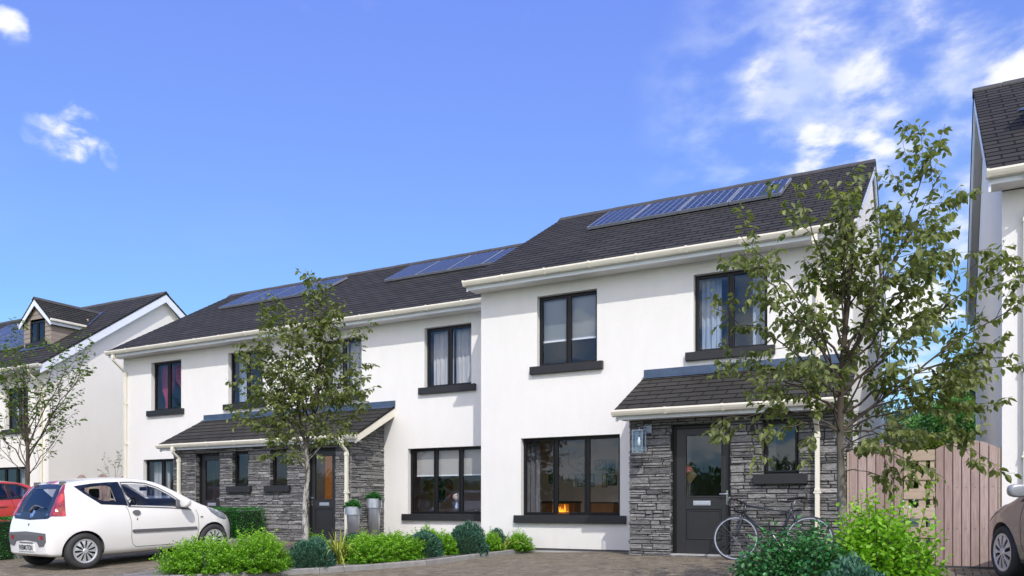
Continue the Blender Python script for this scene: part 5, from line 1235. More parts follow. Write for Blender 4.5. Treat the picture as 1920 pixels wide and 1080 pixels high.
# ---- second and third cars share one larger hatchback shape
def big_car(name_label, m_, place, rim_spokes=10):
    C = empty('parked_car', (0, 0, 0), name_label, 'car'); WO[C.name] = Vector((0, 0, 0))
    W = curve([0, .04, .15, .5, 1.2, 2.6, 3.4, 3.75, 3.95, 4.05, 4.10], [.62, .70, .79, .85, .875, .88, .86, .81, .72, .60, .5])
    S = curve([.15, .30, .48, .70, .86, .98, 1.1, 1.25, 1.38, 1.50], [.91, .96, .995, 1.0, .985, .955, .90, .83, .76, .66])
    ZT = curve([0, .03, .08, .16, .28, .42, .55, .75, 1.2, 1.7, 2.1, 2.35, 2.65, 2.95, 3.15, 3.4, 3.7, 3.9, 4.04, 4.10], [.66, .74, .90, 1.02, 1.15, 1.30, 1.40, 1.455, 1.50, 1.505, 1.47, 1.41, 1.27, 1.11, 1.01, .95, .87, .76, .62, .54])
    ZB = curve([0, .1, .5, 3.4, 3.9, 4.1], [.30, .24, .20, .19, .21, .28]); CR = curve([0, .4, 1.2, 2.6, 3.4, 4.1], [.02, .03, .035, .04, .05, .03]); RC = curve([0, .15, .6, 2.2, 3.0, 3.6, 4.1], [.05, .08, .11, .11, .10, .14, .08])
    BUL = lambda x, z: .026 * math.exp(-((x - .72) / .36) ** 2) * math.exp(-((z - .58) / .22) ** 2) + .03 * math.exp(-((x - 3.27) / .36) ** 2) * math.exp(-((z - .6) / .22) ** 2) - .015 * math.exp(-((z - .33) / .10) ** 2) * (1 if 1.2 < x < 2.8 else 0) + .008 * math.exp(-((z - .80) / .05) ** 2)
    P = (W, S, ZT, ZB, CR, RC, BUL)
    S_ = [0, .015, .04, .07, .11, .16, .22, .28, .35, .42, .50, .6, .75, .95, 1.15, 1.4, 1.7, 1.95, 2.15, 2.35, 2.5, 2.65, 2.8, 2.95, 3.08, 3.2, 3.35, 3.5, 3.62, 3.74, 3.84, 3.92, 3.99, 4.05, 4.085, 4.10]
    Q1 = [(.62, 1.10), (1.0, 1.08), (1.02, 1.37), (.85, 1.36), (.68, 1.28)]; Q2 = [(1.08, 1.075), (1.78, 1.05), (1.80, 1.41), (1.4, 1.41), (1.10, 1.385)]; Q3 = [(1.90, 1.045), (2.78, .995), (2.66, 1.12), (2.42, 1.28), (2.2, 1.375), (1.92, 1.41)]
    R_ = [(-.52, 1.04), (.52, 1.04), (.44, 1.36), (-.44, 1.36)]; F_ = [(-.66, 1.10), (.66, 1.10), (.52, 1.40), (-.52, 1.40)]
    inn = dict(st=[.30, .42, .55, .75, 1.2, 1.7, 2.1, 2.35, 2.6, 2.8, 3.0], k=.945, dz=.04, zb=.48)
    b_, sol = car_body(C, P, S_, [(.72, .325, .37), (3.27, .325, .37)], [('y', Q1, -1.2, 1.2), ('y', Q2, -1.2, 1.2), ('y', Q3, -1.2, 1.2), ('x', R_, -.5, 1.1), ('x', F_, 2.0, 3.6)], m_, inner=inn)
    k = CarKit(C, sol)
    for ph, sg in ((90, -1), (-90, 1)):
        fl = (lambda pl: pl) if ph == 90 else (lambda pl: [(-p[0], p[1]) for p in pl])
        for qn, q_ in (('quarter_window', Q1), ('rear_door_window', Q2), ('front_door_window', Q3)): k.patch(qn, fl(q_), M['car_glass_dark'] if sg > 0 else M['car_glass'], ph, -.004)
        k.patch('window_surround', fl([(.56, 1.07), (1.0, 1.045), (1.85, 1.02), (2.90, .955), (2.70, 1.13), (2.45, 1.30), (2.22, 1.40), (1.9, 1.435), (1.4, 1.44), (1.0, 1.405), (.8, 1.39), (.62, 1.30)]), M['black'], ph, .003, holes=[fl(Q1), fl(Q2), fl(Q3)])
        k.line('door_gap', fl([(1.86, 1.02), (1.86, .5), (1.90, .32), (2.72, .30), (2.80, .45), (2.82, .75), (2.80, .96)]), .008, M['black'], ph)
        k.line('door_gap', fl([(1.86, .32), (1.16, .32), (1.12, .5), (1.04, .62), (.98, .8), (1.04, 1.05)]), .008, M['black'], ph)
        for hx in (1.15, 1.95):
            k.patch('door_handle', fl([(hx, .91), (hx + .02, .885), (hx + .17, .88), (hx + .19, .90), (hx + .17, .92), (hx + .02, .93)]), m_, ph, .004, step=.02, thick=.022)
            k.patch('handle_recess', fl([(hx + .03, .90), (hx + .06, .855), (hx + .14, .855), (hx + .16, .90), (hx + .10, .945)]), M['grey_plastic'], ph, .0015, step=.02)
        k.patch('headlight', fl([(3.30, .90), (3.45, .91), (3.72, .83), (3.90, .72), (3.93, .66), (3.80, .66), (3.55, .76), (3.36, .84)]), M['lamp_clear'], ph, .004, step=.03)
        k.patch('sill_trim', fl([(1.12, .30), (1.14, .215), (2.86, .205), (2.88, .28)]), M['grey_plastic'], ph, .003, step=.05)
        mirror_part(C, 2.66, sg * .862, 1.09, sg, M['mirror_grey'], 1.05)
        k.patch('tail_light', [(f * sg * -1, z) for f, z in [(.60, .90), (.80, .88), (.82, 1.04), (.74, 1.10), (.62, 1.04)]], M['lamp_red'], 42 * -sg, .005, step=.03, thick=.004)
    k.patch('rear_pane', R_, M['car_glass_dark'], 0, -.004); k.patch('windscreen', [(-a, z) for a, z in F_], M['car_glass'], 180, -.004)
    k.patch('number_plate', [(-.26, .55), (.26, .55), (.26, .66), (-.26, .66)], plain('plate_blank', (.75, .70, .3), .4), 0, .008, thick=.004)
    for x in (.72, 3.27):
        for sg in (-1, 1): wheel(C, x, sg * .87, .325, sg, rim_spokes, tw=.2, rr_=.235)
    for x, y in ((1.75, -.38), (1.75, .38)): seat_part(C, x, y, .48, .68)
    q = MB(); q.prism([(.82, .48), (1.0, .48), (.86, 1.12), (.74, 1.12)], 'y', -.62, .62); q.build('rear_bench', M['seat'], C, bevel=.03)
    q = MB(); q.prism([(2.6, .5), (3.0, .5), (3.0, 1.0), (2.72, .99), (2.58, .9)], 'y', -.72, .72); q.build('dashboard', M['dark_in'], C, bevel=.04)
    x, y, hd = place; place_car(C, x, y, hd, .045 if math.sin(hd) > 0 else -.045); return C
M['mirror_grey'] = paint('silver_mirror_paint', (.42, .44, .46), metal=.4)
# red car parked beyond the box hedge, tail towards the houses
big_car('red hatchback behind the box hedge, cut by the left edge of the photo', M['paint_red'], (-19.35, 11.75, math.radians(-94)))
# taupe car at the right edge, nose towards the boarded fence
hd = math.radians(110); ux, uy = math.cos(hd), math.sin(hd)
TX, TY = .68, 11.35       # left front wheel
big_car('taupe metallic car in front of the fence, cut by the right edge of the photo', M['paint_taupe'], (TX - ux * 3.27 + uy * .87, TY - uy * 3.27 - ux * .87, hd))

# ------------------------------------------------------------------ bicycle
BK = empty('bicycle', (-1.78, 12.30, 0), 'dark road bicycle with drop handlebars leaning on the stone porch wall', 'bicycle'); WO[BK.name] = Vector((0, 0, 0))
# local frame: x towards the front wheel, z up, y across
def bk(pts, r, name, m_, par=BK, n=8, smooth=True): mb = MB(); mb.tube(pts, r, n); return mb.build(name, m_, par, smooth=smooth)
M['bike'] = paint('dark_blue_grey_frame', (.035, .042, .055), metal=.3, rough=.3); M['wire'] = plain('spoke_wire', (.20, .21, .23), .4, metal=.6)
M['bike_rim'] = plain('silver_bike_rim', (.36, .40, .47), .35, metal=.5, var=.05)
R_ = .335; WB = 1.06
def bike_wheel(x, steer=0):
    mb = MB(); mb.lathe([(R_ - .030, -.011), (R_ - .012, -.012), (R_ - .010, .012), (R_ - .030, .011)], (x, 0, R_), 56, 'y', close=True); w = mb.build('wheel', M['bike_rim'], BK, smooth=False)
    t = MB(); N, n = 56, 8; vs = [(x + (R_ - .004 + .016 * math.cos(2 * PI * j / n)) * math.cos(2 * PI * i / N), .016 * math.sin(2 * PI * j / n), R_ + (R_ - .004 + .016 * math.cos(2 * PI * j / n)) * math.sin(2 * PI * i / N)) for i in range(N) for j in range(n)]
    t.add(vs, [(i * n + j, ((i + 1) % N) * n + j, ((i + 1) % N) * n + (j + 1) % n, i * n + (j + 1) % n) for i in range(N) for j in range(n)]); t.build('tyre', M['rubber'], w, smooth=True)
    s_ = MB()
    for k in range(24):
        a = 2 * PI * k / 24; b_ = a + (.5 if k % 4 < 2 else -.5); sd = .028 if k % 2 else -.028
        s_.tube([(x + .018 * math.cos(b_), sd, R_ + .018 * math.sin(b_)), (x + (R_ - .028) * math.cos(a), 0, R_ + (R_ - .028) * math.sin(a))], .0016, 4, cap=False)
    s_.build('spokes', M['wire'], w); h = MB(); h.tube([(x, -.05, R_), (x, .05, R_)], .016, 12); h.tube([(x, -.035, R_), (x, -.029, R_)], .026, 12); h.tube([(x, .035, R_), (x, .029, R_)], .026, 12); h.build('hub', M['wire'], w); return w
bike_wheel(0); fwl = bike_wheel(WB)
BBx, BBz = .43, .27; ST_ = (.255, 0, .80); HT_ = (WB - .135, 0, .86); HB = (WB - .105, 0, .70)
fr = MB(); fr.tube([(BBx, 0, BBz), (.275, 0, .74), (.255, 0, .80)], .018, 10); fr.tube([(.272, 0, .745), (HT_[0] + .005, 0, .835)], .017, 10); fr.tube([(BBx, 0, BBz), (HB[0] - .003, 0, .715)], .021, 10); fr.tube([HB, HT_], .019, 10)
for sg in (-1, 1): fr.tube([(0, sg * .062, R_), (.35, sg * .035, .285), (BBx, sg * .02, BBz)], [.009, .011, .012], 8); fr.tube([(0, sg * .062, R_), (.27, sg * .018, .72)], [.008, .009], 8)
fr.build('frame', M['bike'], BK, smooth=True)
fk = MB()
for sg in (-1, 1): fk.tube([(WB, sg * .05, R_), (WB - .03, sg * .048, .44), (WB - .085, sg * .036, .62), (WB - .10, sg * .02, .69)], [.008, .011, .014, .015], 8)
fk.tube([(WB - .102, -.036, .69), (WB - .102, .036, .69)], .015, 8); fk.build('fork', M['bike'], BK, smooth=True)
bk([(.255, 0, .79), (.205, 0, .925)], .0135, 'seat_post', M['wire'])
sd = MB(); sec = [(.075, .072, .0), (.115, .070, .008), (.17, .050, .010), (.24, .026, .004), (.33, .018, -.004), (.355, .010, -.010)]
vs = []; N = 10
for x, hw, dz in sec:
    for k in range(N): a = 2 * PI * k / N; vs.append((x - .03, hw * math.cos(a), .945 + dz + .018 * math.sin(a) * (1 if math.sin(a) > 0 else 1.2)))
sd.add(vs, [(i * N + k, i * N + (k + 1) % N, (i + 1) * N + (k + 1) % N, (i + 1) * N + k) for i in range(len(sec) - 1) for k in range(N)] + [tuple(range(N)), tuple(range(5 * N, 6 * N))]); sd.build('saddle', M['black'], BK, smooth=True)
hb = MB(); hb.tube([(HT_[0], 0, .86), (HT_[0] - .008, 0, .885), (HT_[0] + .10, 0, .905)], .014, 8)
hb.build('stem', M['bike'], BK, smooth=True)
hb = MB(); hx, hz = HT_[0] + .10, .905; hb.tube([(hx, -.20, hz), (hx, .20, hz)], .012, 8)
for sg in (-1, 1): hb.tube([(hx, sg * .19, hz), (hx + .03, sg * .205, hz + .004), (hx + .085, sg * .21, hz - .005), (hx + .118, sg * .21, hz - .045), (hx + .105, sg * .21, hz - .095), (hx + .055, sg * .21, hz - .13), (hx - .03, sg * .212, hz - .135)], .0145, 8)
hbo = hb.build('handlebar', M['black'], BK, smooth=True)
for sg in (-1, 1):
    q = MB(); q.tube([(hx + .09, sg * .21, hz + .03), (hx + .12, sg * .21, hz + .005), (hx + .13, sg * .21, hz - .05), (hx + .11, sg * .205, hz - .10)], [.016, .014, .008, .006], 8); q.build('brake_lever', M['grey_plastic'], hbo, smooth=True)
    q = MB(); q.tube([(hx + .12, sg * .20, hz + .02), (hx + .13, sg * .10, hz + .06), (hx + .04, sg * .03, hz + .0), (HT_[0] + .05, 0, .74)], .0028, 5); q.build('brake_cable', M['black'], hbo, smooth=True)
for xx, zz, nm in ((WB - .085, .675, 1), (.235, .68, -1)):
    q = MB(); q.tube([(xx + nm * .025, -.03, zz), (xx + nm * .03, 0, zz + .03), (xx + nm * .025, .03, zz), (xx + nm * .02, .03, zz - .04)], .007, 6); q.tube([(xx + nm * .025, -.03, zz), (xx + nm * .02, -.03, zz - .04)], .007, 6); q.build('brake_caliper', M['wire'], BK, smooth=True)
cr = MB(); cr.lathe([(.085, -.003), (.097, -.003), (.097, .003), (.085, .003)], (BBx, -.045, BBz), 36, 'y', close=True)
for k in range(5): a = 2 * PI * k / 5; cr.tube([(BBx, -.05, BBz), (BBx + .088 * math.cos(a), -.046, BBz + .088 * math.sin(a))], .006, 6)
cr.tube([(BBx, -.06, BBz), (BBx + .10, -.07, BBz + .135)], .009, 6); cr.tube([(BBx, .06, BBz), (BBx - .10, .07, BBz - .135)], .009, 6); cr.tube([(BBx, -.06, BBz), (BBx, .06, BBz)], .018, 10)
cro = cr.build('crankset', M['wire'], BK)
q = MB(); q.box(BBx + .06, BBx + .15, -.15, -.08, BBz + .125, BBz + .15); q.box(BBx - .15, BBx - .06, .08, .15, BBz - .15, BBz - .125); q.build('pedals', M['black'], cro)
q = MB(); q.tube([(BBx, -.045, BBz + .096), (0, -.045, R_ + .035)], .004, 5); q.tube([(BBx, -.045, BBz - .096), (.03, -.045, .20), (0, -.045, R_ - .035)], .004, 5); q.tube([(0, -.05, R_), (0, -.035, R_)], .036, 16); q.build('chain', M['grey_plastic'], BK)
# nose of the bicycle points along -X; it leans back on the wall
BK.matrix_world = Matrix.Translation((-1.66, 12.26, -.012)) @ Matrix.Rotation(-math.radians(9), 4, 'X') @ Matrix.Rotation(PI, 4, 'Z')

# ------------------------------------------------------------------ steel planters
def planter(x, y, h, r, label):
    z0 = gz(x, y); P = empty('planter', (x, y, z0), label, 'planter', None)
    q = MB(); q.lathe([(.001, 0), (r * .56, 0), (r * .82, h * .80)], (x, y, z0), 40); q.build('tapered_body', M['steel'], P, smooth=True)
    q = MB(); q.lathe([(r * .84, h * .79), (r, h * .79), (r, h), (r * .93, h), (r * .93, h * .9)], (x, y, z0), 40); q.build('collar', M['steel'], P)
    q = MB(); q.lathe([(.001, h * .955), (r * .93, h * .95)], (x, y, z0), 24); q.build('soil', M['soil'], P); return P, (x, y, z0 + h)
PL = [planter(-10.95, 13.32, .80, .172, 'shorter of the two tapered steel planters, beside the porch downpipe'), planter(-11.08, 14.20, .98, .172, 'taller of the two tapered steel planters, nearer the white wall')]
# ------------------------------------------------------------------ foliage
def leaf_mesh(name, P, D, N_, size, m_, parent=None, loc=None, tone=None, shape='oval', width=.5, fold=.25, curl=.15):
    """one mesh of many leaves. P base points, D leaf directions, N_ rough normals (arrays n x 3), size (n)"""
    n = len(P); D = D / np.linalg.norm(D, axis=1, keepdims=True); S = np.cross(D, N_); S /= (np.linalg.norm(S, axis=1, keepdims=True) + 1e-9); U = np.cross(S, D)
    sz = size[:, None]
    if shape == 'oval': T = [(0, 0, 0), (.30, -1, 1), (.68, -.82, .9), (1.0, 0, -curl * 2), (.68, .82, .9), (.30, 1, 1)]; F = [(0, 3, 2, 1), (0, 5, 4, 3)]
    elif shape == 'diamond': T = [(0, 0, 0), (.5, -1, 1), (1.0, 0, 0), (.5, 1, 1)]; F = [(0, 3, 2, 1)]
    V = np.concatenate([(P + D * sz * a + S * sz * (b_ * width * .5) + U * sz * ((abs(b_) * c * fold * .5) if c > 0 else c * .5))[:, None, :] for a, b_, c in T], axis=1)
    k = len(T); V = V.reshape(-1, 3); org = np.array(wo(parent)) if parent else (np.array(loc) if loc else np.zeros(3)); V = V - org
    idx = np.concatenate([(np.arange(n)[:, None] * k + np.array(f)[None, :])[:, None, :] for f in F], axis=1).reshape(-1, 4)
    me = bpy.data.meshes.new(name); me.vertices.add(len(V)); me.vertices.foreach_set('co', V.astype(np.float32).ravel()); nf = len(idx)
    me.loops.add(nf * 4); me.loops.foreach_set('vertex_index', idx.astype(np.int32).ravel()); me.polygons.add(nf); me.polygons.foreach_set('loop_start', np.arange(nf, dtype=np.int32) * 4)
    try: me.polygons.foreach_set('loop_total', np.full(nf, 4, dtype=np.int32))
    except Exception: pass
    tn = tone if tone is not None else np.clip(RNG.normal(.5, .22, n), 0, 1)
    me.update(calc_edges=True)
    at = me.attributes.new('tone', 'FLOAT', 'FACE'); at.data.foreach_set('value', np.repeat(tn, len(F)).astype(np.float32)); me.materials.append(m_)
    o = bpy.data.objects.new(name, me); COL.objects.link(o)
    if parent: o.parent = parent
    elif loc: o.location = loc
    WO[o.name] = Vector(org.tolist()); return o
def unit(n): v = RNG.normal(size=(n, 3)); return v / np.linalg.norm(v, axis=1, keepdims=True)

def bez(a, b_, c, n): return [a.lerp(b_, t).lerp(b_.lerp(c, t), t) for t in (i / n for i in range(n + 1))]
def tree(label, base, trunk, limbs, leaf, bark, leafm, group=None, twigs=7, leaves_per=9, seed=1, r0=.07, name='street_tree', droop=.45, sub=(.35, .62), spread=.55, spacing=.05, up=.0, fade=1.0):
    """trunk: [(right, away, z)], limbs: [(z start, right, away, z end)] in metres about the base"""
    rr = random.Random(seed); bx, by = base; gz0 = gz(bx, by)
    def W(u, w, z): return Vector((bx + u * RX + w * FX, by + u * RY + w * FY, gz0 + z))
    T = empty(name, (bx, by, gz0), label, 'tree', group); tr = MB(); tp = [W(*p) for p in trunk]; n = len(tp); fine = []
    for i in range(n - 1):
        for k in range(4):
            t = k / 4; p0, p1, p2, p3 = tp[max(0, i - 1)], tp[i], tp[i + 1], tp[min(n - 1, i + 2)]
            fine.append(.5 * ((2 * p1) + (p2 - p0) * t + (2 * p0 - 5 * p1 + 4 * p2 - p3) * t * t + (3 * p1 - p0 - 3 * p2 + p3) * t ** 3))
    fine.append(tp[-1]); H = fine[-1].z - fine[0].z
    rad = [max(.006, r0 * (1 - .86 * ((p.z - fine[0].z) / H) ** .85)) * (1 + .05 * math.sin(i * 1.7)) for i, p in enumerate(fine)]; rad[0] *= 1.35; rad[1] *= 1.1
    tr.tube(fine, rad, 12)
    P, D, N_, Sz, Tn = [], [], [], [], []
    def leaves_on(pts, t0, dens=1.0):
        L = sum((pts[i + 1] - pts[i]).length for i in range(len(pts) - 1)); k = int(L * (1 - t0) / spacing * dens) + 1; side = 1
        for j in range(k):
            t = t0 + (1 - t0) * (j + rr.random() * .8) / k; q = t * (len(pts) - 1); i = min(int(q), len(pts) - 2); p = pts[i].lerp(pts[i + 1], q - i); d = (pts[i + 1] - pts[i]).normalized()
            sd = d.cross(Vector((0, 0, 1))); sd = sd.normalized() if sd.length > .05 else Vector((1, 0, 0)); side = -side
            v = d * rr.uniform(.1, .8) + sd * side * rr.uniform(.4, 1.1) + Vector((0, 0, -droop * rr.uniform(.2, 1.9))) + Vector((rr.gauss(0, .3), rr.gauss(0, .3), rr.gauss(0, .25)))
            st = p + v.normalized() * leaf * .18
            P.append(st); D.append(v.normalized()); nn = Vector((rr.gauss(0, .55), rr.gauss(0, .55), 1)).normalized(); N_.append(nn); Sz.append(leaf * rr.uniform(.62, 1.18)); Tn.append(min(1, max(0, rr.gauss(.48, .22))))
    def wig(a, c, n, amt, lift):
        L = (c - a).length; mid = a.lerp(c, .5) + Vector((rr.gauss(0, amt), rr.gauss(0, amt), rr.gauss(0, amt * .6) + lift)) * L; return bez(a, mid, c, n)
    def branch(pts, r_a, level):
        """sub-branches and twigs off a limb"""
        L = sum((pts[i + 1] - pts[i]).length for i in range(len(pts) - 1))
        cnt = max(2, int(twigs * L / 1.2)) if level == 0 else max(1, int(L / .13)); st = .16 if level == 0 else .2
        for j in range(cnt):
            t = st + (1 - st) * (j + rr.random()) / cnt; t = min(t, .97); q = t * (len(pts) - 1); i = min(int(q), len(pts) - 2); p = pts[i].lerp(pts[i + 1], q - i); d = (pts[i + 1] - pts[i]).normalized()
            v = Vector((rr.gauss(0, 1), rr.gauss(0, 1), rr.gauss(0, .55))); v = (v - d * v.dot(d)).normalized(); v = (d * rr.uniform(.5, 1.1) + v * rr.uniform(spread, spread * 2) + Vector((0, 0, up))).normalized()
            ln_ = (L * rr.uniform(*sub) * (1.05 - t * .62)) if level == 0 else rr.uniform(.10, .24)
            e = p + v * ln_; sp = wig(p, e, 5 if level == 0 else 3, .10, -.05 if droop > .3 else .03); ra = r_a * (1 - t * .75) * (.55 if level == 0 else .5)
            tr.tube(sp, [max(.0016, ra * (1 - .75 * k / (len(sp) - 1))) for k in range(len(sp))], 5 if level == 0 else 4, cap=False)
            if level == 0: branch(sp, ra, 1); leaves_on(sp, .25)
            else: leaves_on(sp, .05)
        leaves_on(pts, .55 if level == 0 else .4, .8)
    for lm in limbs:
        zs, u, w_, ze = lm[:4]; zs = min(zs, H * .97); a = min(fine, key=lambda p: abs(p.z - gz0 - zs)); e = W(u, w_, ze); L = (e - a).length; k = lm[4] if len(lm) > 4 else .18
        mid = a.lerp(e, .45) + Vector((rr.gauss(0, .03) * L, rr.gauss(0, .03) * L, k * L)); pts = bez(a, mid, e, 9)
        for i in range(1, len(pts) - 1): pts[i] += Vector((rr.gauss(0, .012), rr.gauss(0, .012), rr.gauss(0, .012))) * L
        ra = min(rad[fine.index(a)] * .5, .004 + .0055 * L); tr.tube(pts, [max(.0025, ra * (1 - .85 * i / 9)) for i in range(10)], 7, cap=False); branch(pts, ra, 0)
    branch(fine[int(len(fine) * .62):], rad[int(len(fine) * .6)], 0)
    tr.build('trunk', bark, T, smooth=True, fixn=False)
    A = lambda q: np.array([tuple(v) for v in q]); leaf_mesh('crown', A(P), A(D), A(N_), np.array(Sz), leafm, T, tone=np.array(Tn), width=.56, fold=.22)
    print('TREE', label[:30], len(P)); return T
# three street trees
S_ = 7.36 / 1493            # metres per photo pixel at the big tree
def TB(px, py, w=0, zs=None, k=.12): return ((zs if zs is not None else 1.0), (px - 1590) * S_, w, .80 + (950 - py) * S_ + .20, k)
tree('leafy young tree in front of the boarded fence, widest crown of the street trees', (-.76, 8.0),
     [(0, 0, 0), (-.01, .0, .5), (-.035, .01, 1.2), (-.05, 0, 1.9), (-.03, -.02, 2.5), (.03, .0, 3.0), (.08, .05, 3.55), (.10, .05, 4.0)],
     [TB(1768, 245, .1, 2.3, .02), TB(1745, 330, -.25, 2.2, .08), TB(1780, 360, .3, 2.3, .15), TB(1800, 455, .0, 2.2, .12), TB(1900, 480, -.1, 2.0, .10), TB(1905, 655, .1, 1.85, .16), TB(1890, 560, -.4, 1.8, .10),
      TB(1840, 690, -.4, 1.7, .16), TB(1830, 770, -.2, 1.7, .22), TB(1815, 870, -.5, 1.65, .25), TB(1740, 890, -.35, 1.5, .2), TB(1700, 905, .1, 1.45, .2), TB(1760, 800, .5, 1.6, .2),
      TB(1340, 790, .0, 1.75, .30), TB(1390, 840, -.4, 1.7, .28), TB(1340, 690, -.2, 1.9, .22), TB(1345, 560, .1, 2.1, .18), TB(1400, 640, .5, 1.9, .18), TB(1370, 480, -.3, 2.2, .12), TB(1400, 410, .2, 2.35, .1), TB(1490, 325, 0, 2.5, .06), TB(1560, 340, -.3, 2.6, .05), TB(1620, 330, .4, 2.6, .05),
      TB(1480, 700, -.9, 1.8, .2), TB(1650, 620, -.9, 1.9, .2), TB(1560, 560, .9, 2.0, .2), TB(1700, 560, .8, 2.1, .18), TB(1700, 450, -.6, 2.3, .12), TB(1640, 720, .9, 1.7, .2), TB(1450, 560, -.7, 2.1, .15), TB(1600, 830, -.5, 1.6, .2)],
     .080, M['bark_grey'], M['leaf_tree'], twigs=7, seed=21, r0=.055, spacing=.037, droop=.8, sub=(.22, .42))
S2 = 12.6 / 1493
def TA(px, py, w=0, zs=1.4, k=.10): return (zs, (px - 577) * S2, w, .80 + (950 - py) * S2 + .12, k)
tree('young tree with pale mottled trunk between the shrubs, in front of the shared porch', (-9.0, 9.75),
     [(-.02, 0, 0), (0, 0, .5), (.0, .02, 1.0), (.04, 0, 1.5), (.02, .0, 1.95), (.12, 0, 2.4), (.22, 0, 3.0), (.25, 0, 3.7), (.24, 0, 4.3)],
     [TA(592, 503, 0, 3.2, .02), TA(612, 540, .2, 2.9, .04), TA(645, 568, -.1, 2.5, .08), TA(672, 600, .15, 2.3, .08), TA(690, 650, -.2, 2.1, .1), TA(680, 690, .3, 2.0, .1), TA(690, 745, 0, 1.75, .06), TA(660, 790, -.3, 1.6, .1),
      TA(530, 560, .1, 2.1, .10), TA(500, 592, -.2, 2.0, .1), TA(545, 590, .3, 2.3, .08), TA(478, 640, .1, 1.9, .12), TA(455, 660, -.1, 1.8, .12), TA(470, 720, .3, 1.7, .14), TA(448, 755, 0, 1.55, .18), TA(490, 790, -.3, 1.5, .2), TA(525, 845, -.1, 1.45, .26), TA(560, 700, -.6, 1.8, .1), TA(600, 640, .6, 2.2, .1), TA(620, 720, -.6, 1.8, .1), TA(590, 780, .5, 1.6, .1), TA(540, 760, -.5, 1.6, .15), TA(560, 640, -.4, 2.1, .1)],
     .094, M['bark_birch'], M['leaf_tree'], twigs=8, seed=5, r0=.060, spacing=.048, droop=.55, sub=(.22, .42))
S3 = 21.5 / 1493
def TC_(px, py, w=0, zs=1.4, k=.08): return (zs, (px - 52) * S3, w, .80 + (950 - py) * S3, k)
tree('slender sparse-leaved tree behind the red car and the white hatchback, at far left', (-21.1, 12.45),
     [(.0, 0, 0), (-.02, 0, .8), (.0, 0, 1.6), (.0, 0, 2.4), (-.05, 0, 3.2), (-.12, 0, 4.4)],
     [TC_(150, 655, 0, 2.4, -.02), TC_(140, 690, .2, 1.9, -.04), TC_(172, 668, -.2, 2.2, .0), TC_(130, 780, .1, 1.6, -.04), TC_(115, 820, 0, 1.5, .0), TC_(20, 640, 0, 2.4, .0), TC_(-20, 650, .3, 2.1, -.02), TC_(-50, 720, -.2, 1.8, -.03), TC_(-45, 800, .2, 1.5, -.02), TC_(70, 640, -.2, 2.9, 0), TC_(95, 660, .3, 2.8, .0), TC_(0, 760, .6, 1.7, .0), TC_(100, 730, -.6, 2.0, .0), TC_(45, 690, -.5, 2.4, .0)],
     .115, M['bark_dark'], M['leaf_thin'], twigs=5, seed=33, r0=.085, spacing=.20, droop=.2, sub=(.25, .5), spread=.4, up=.35)

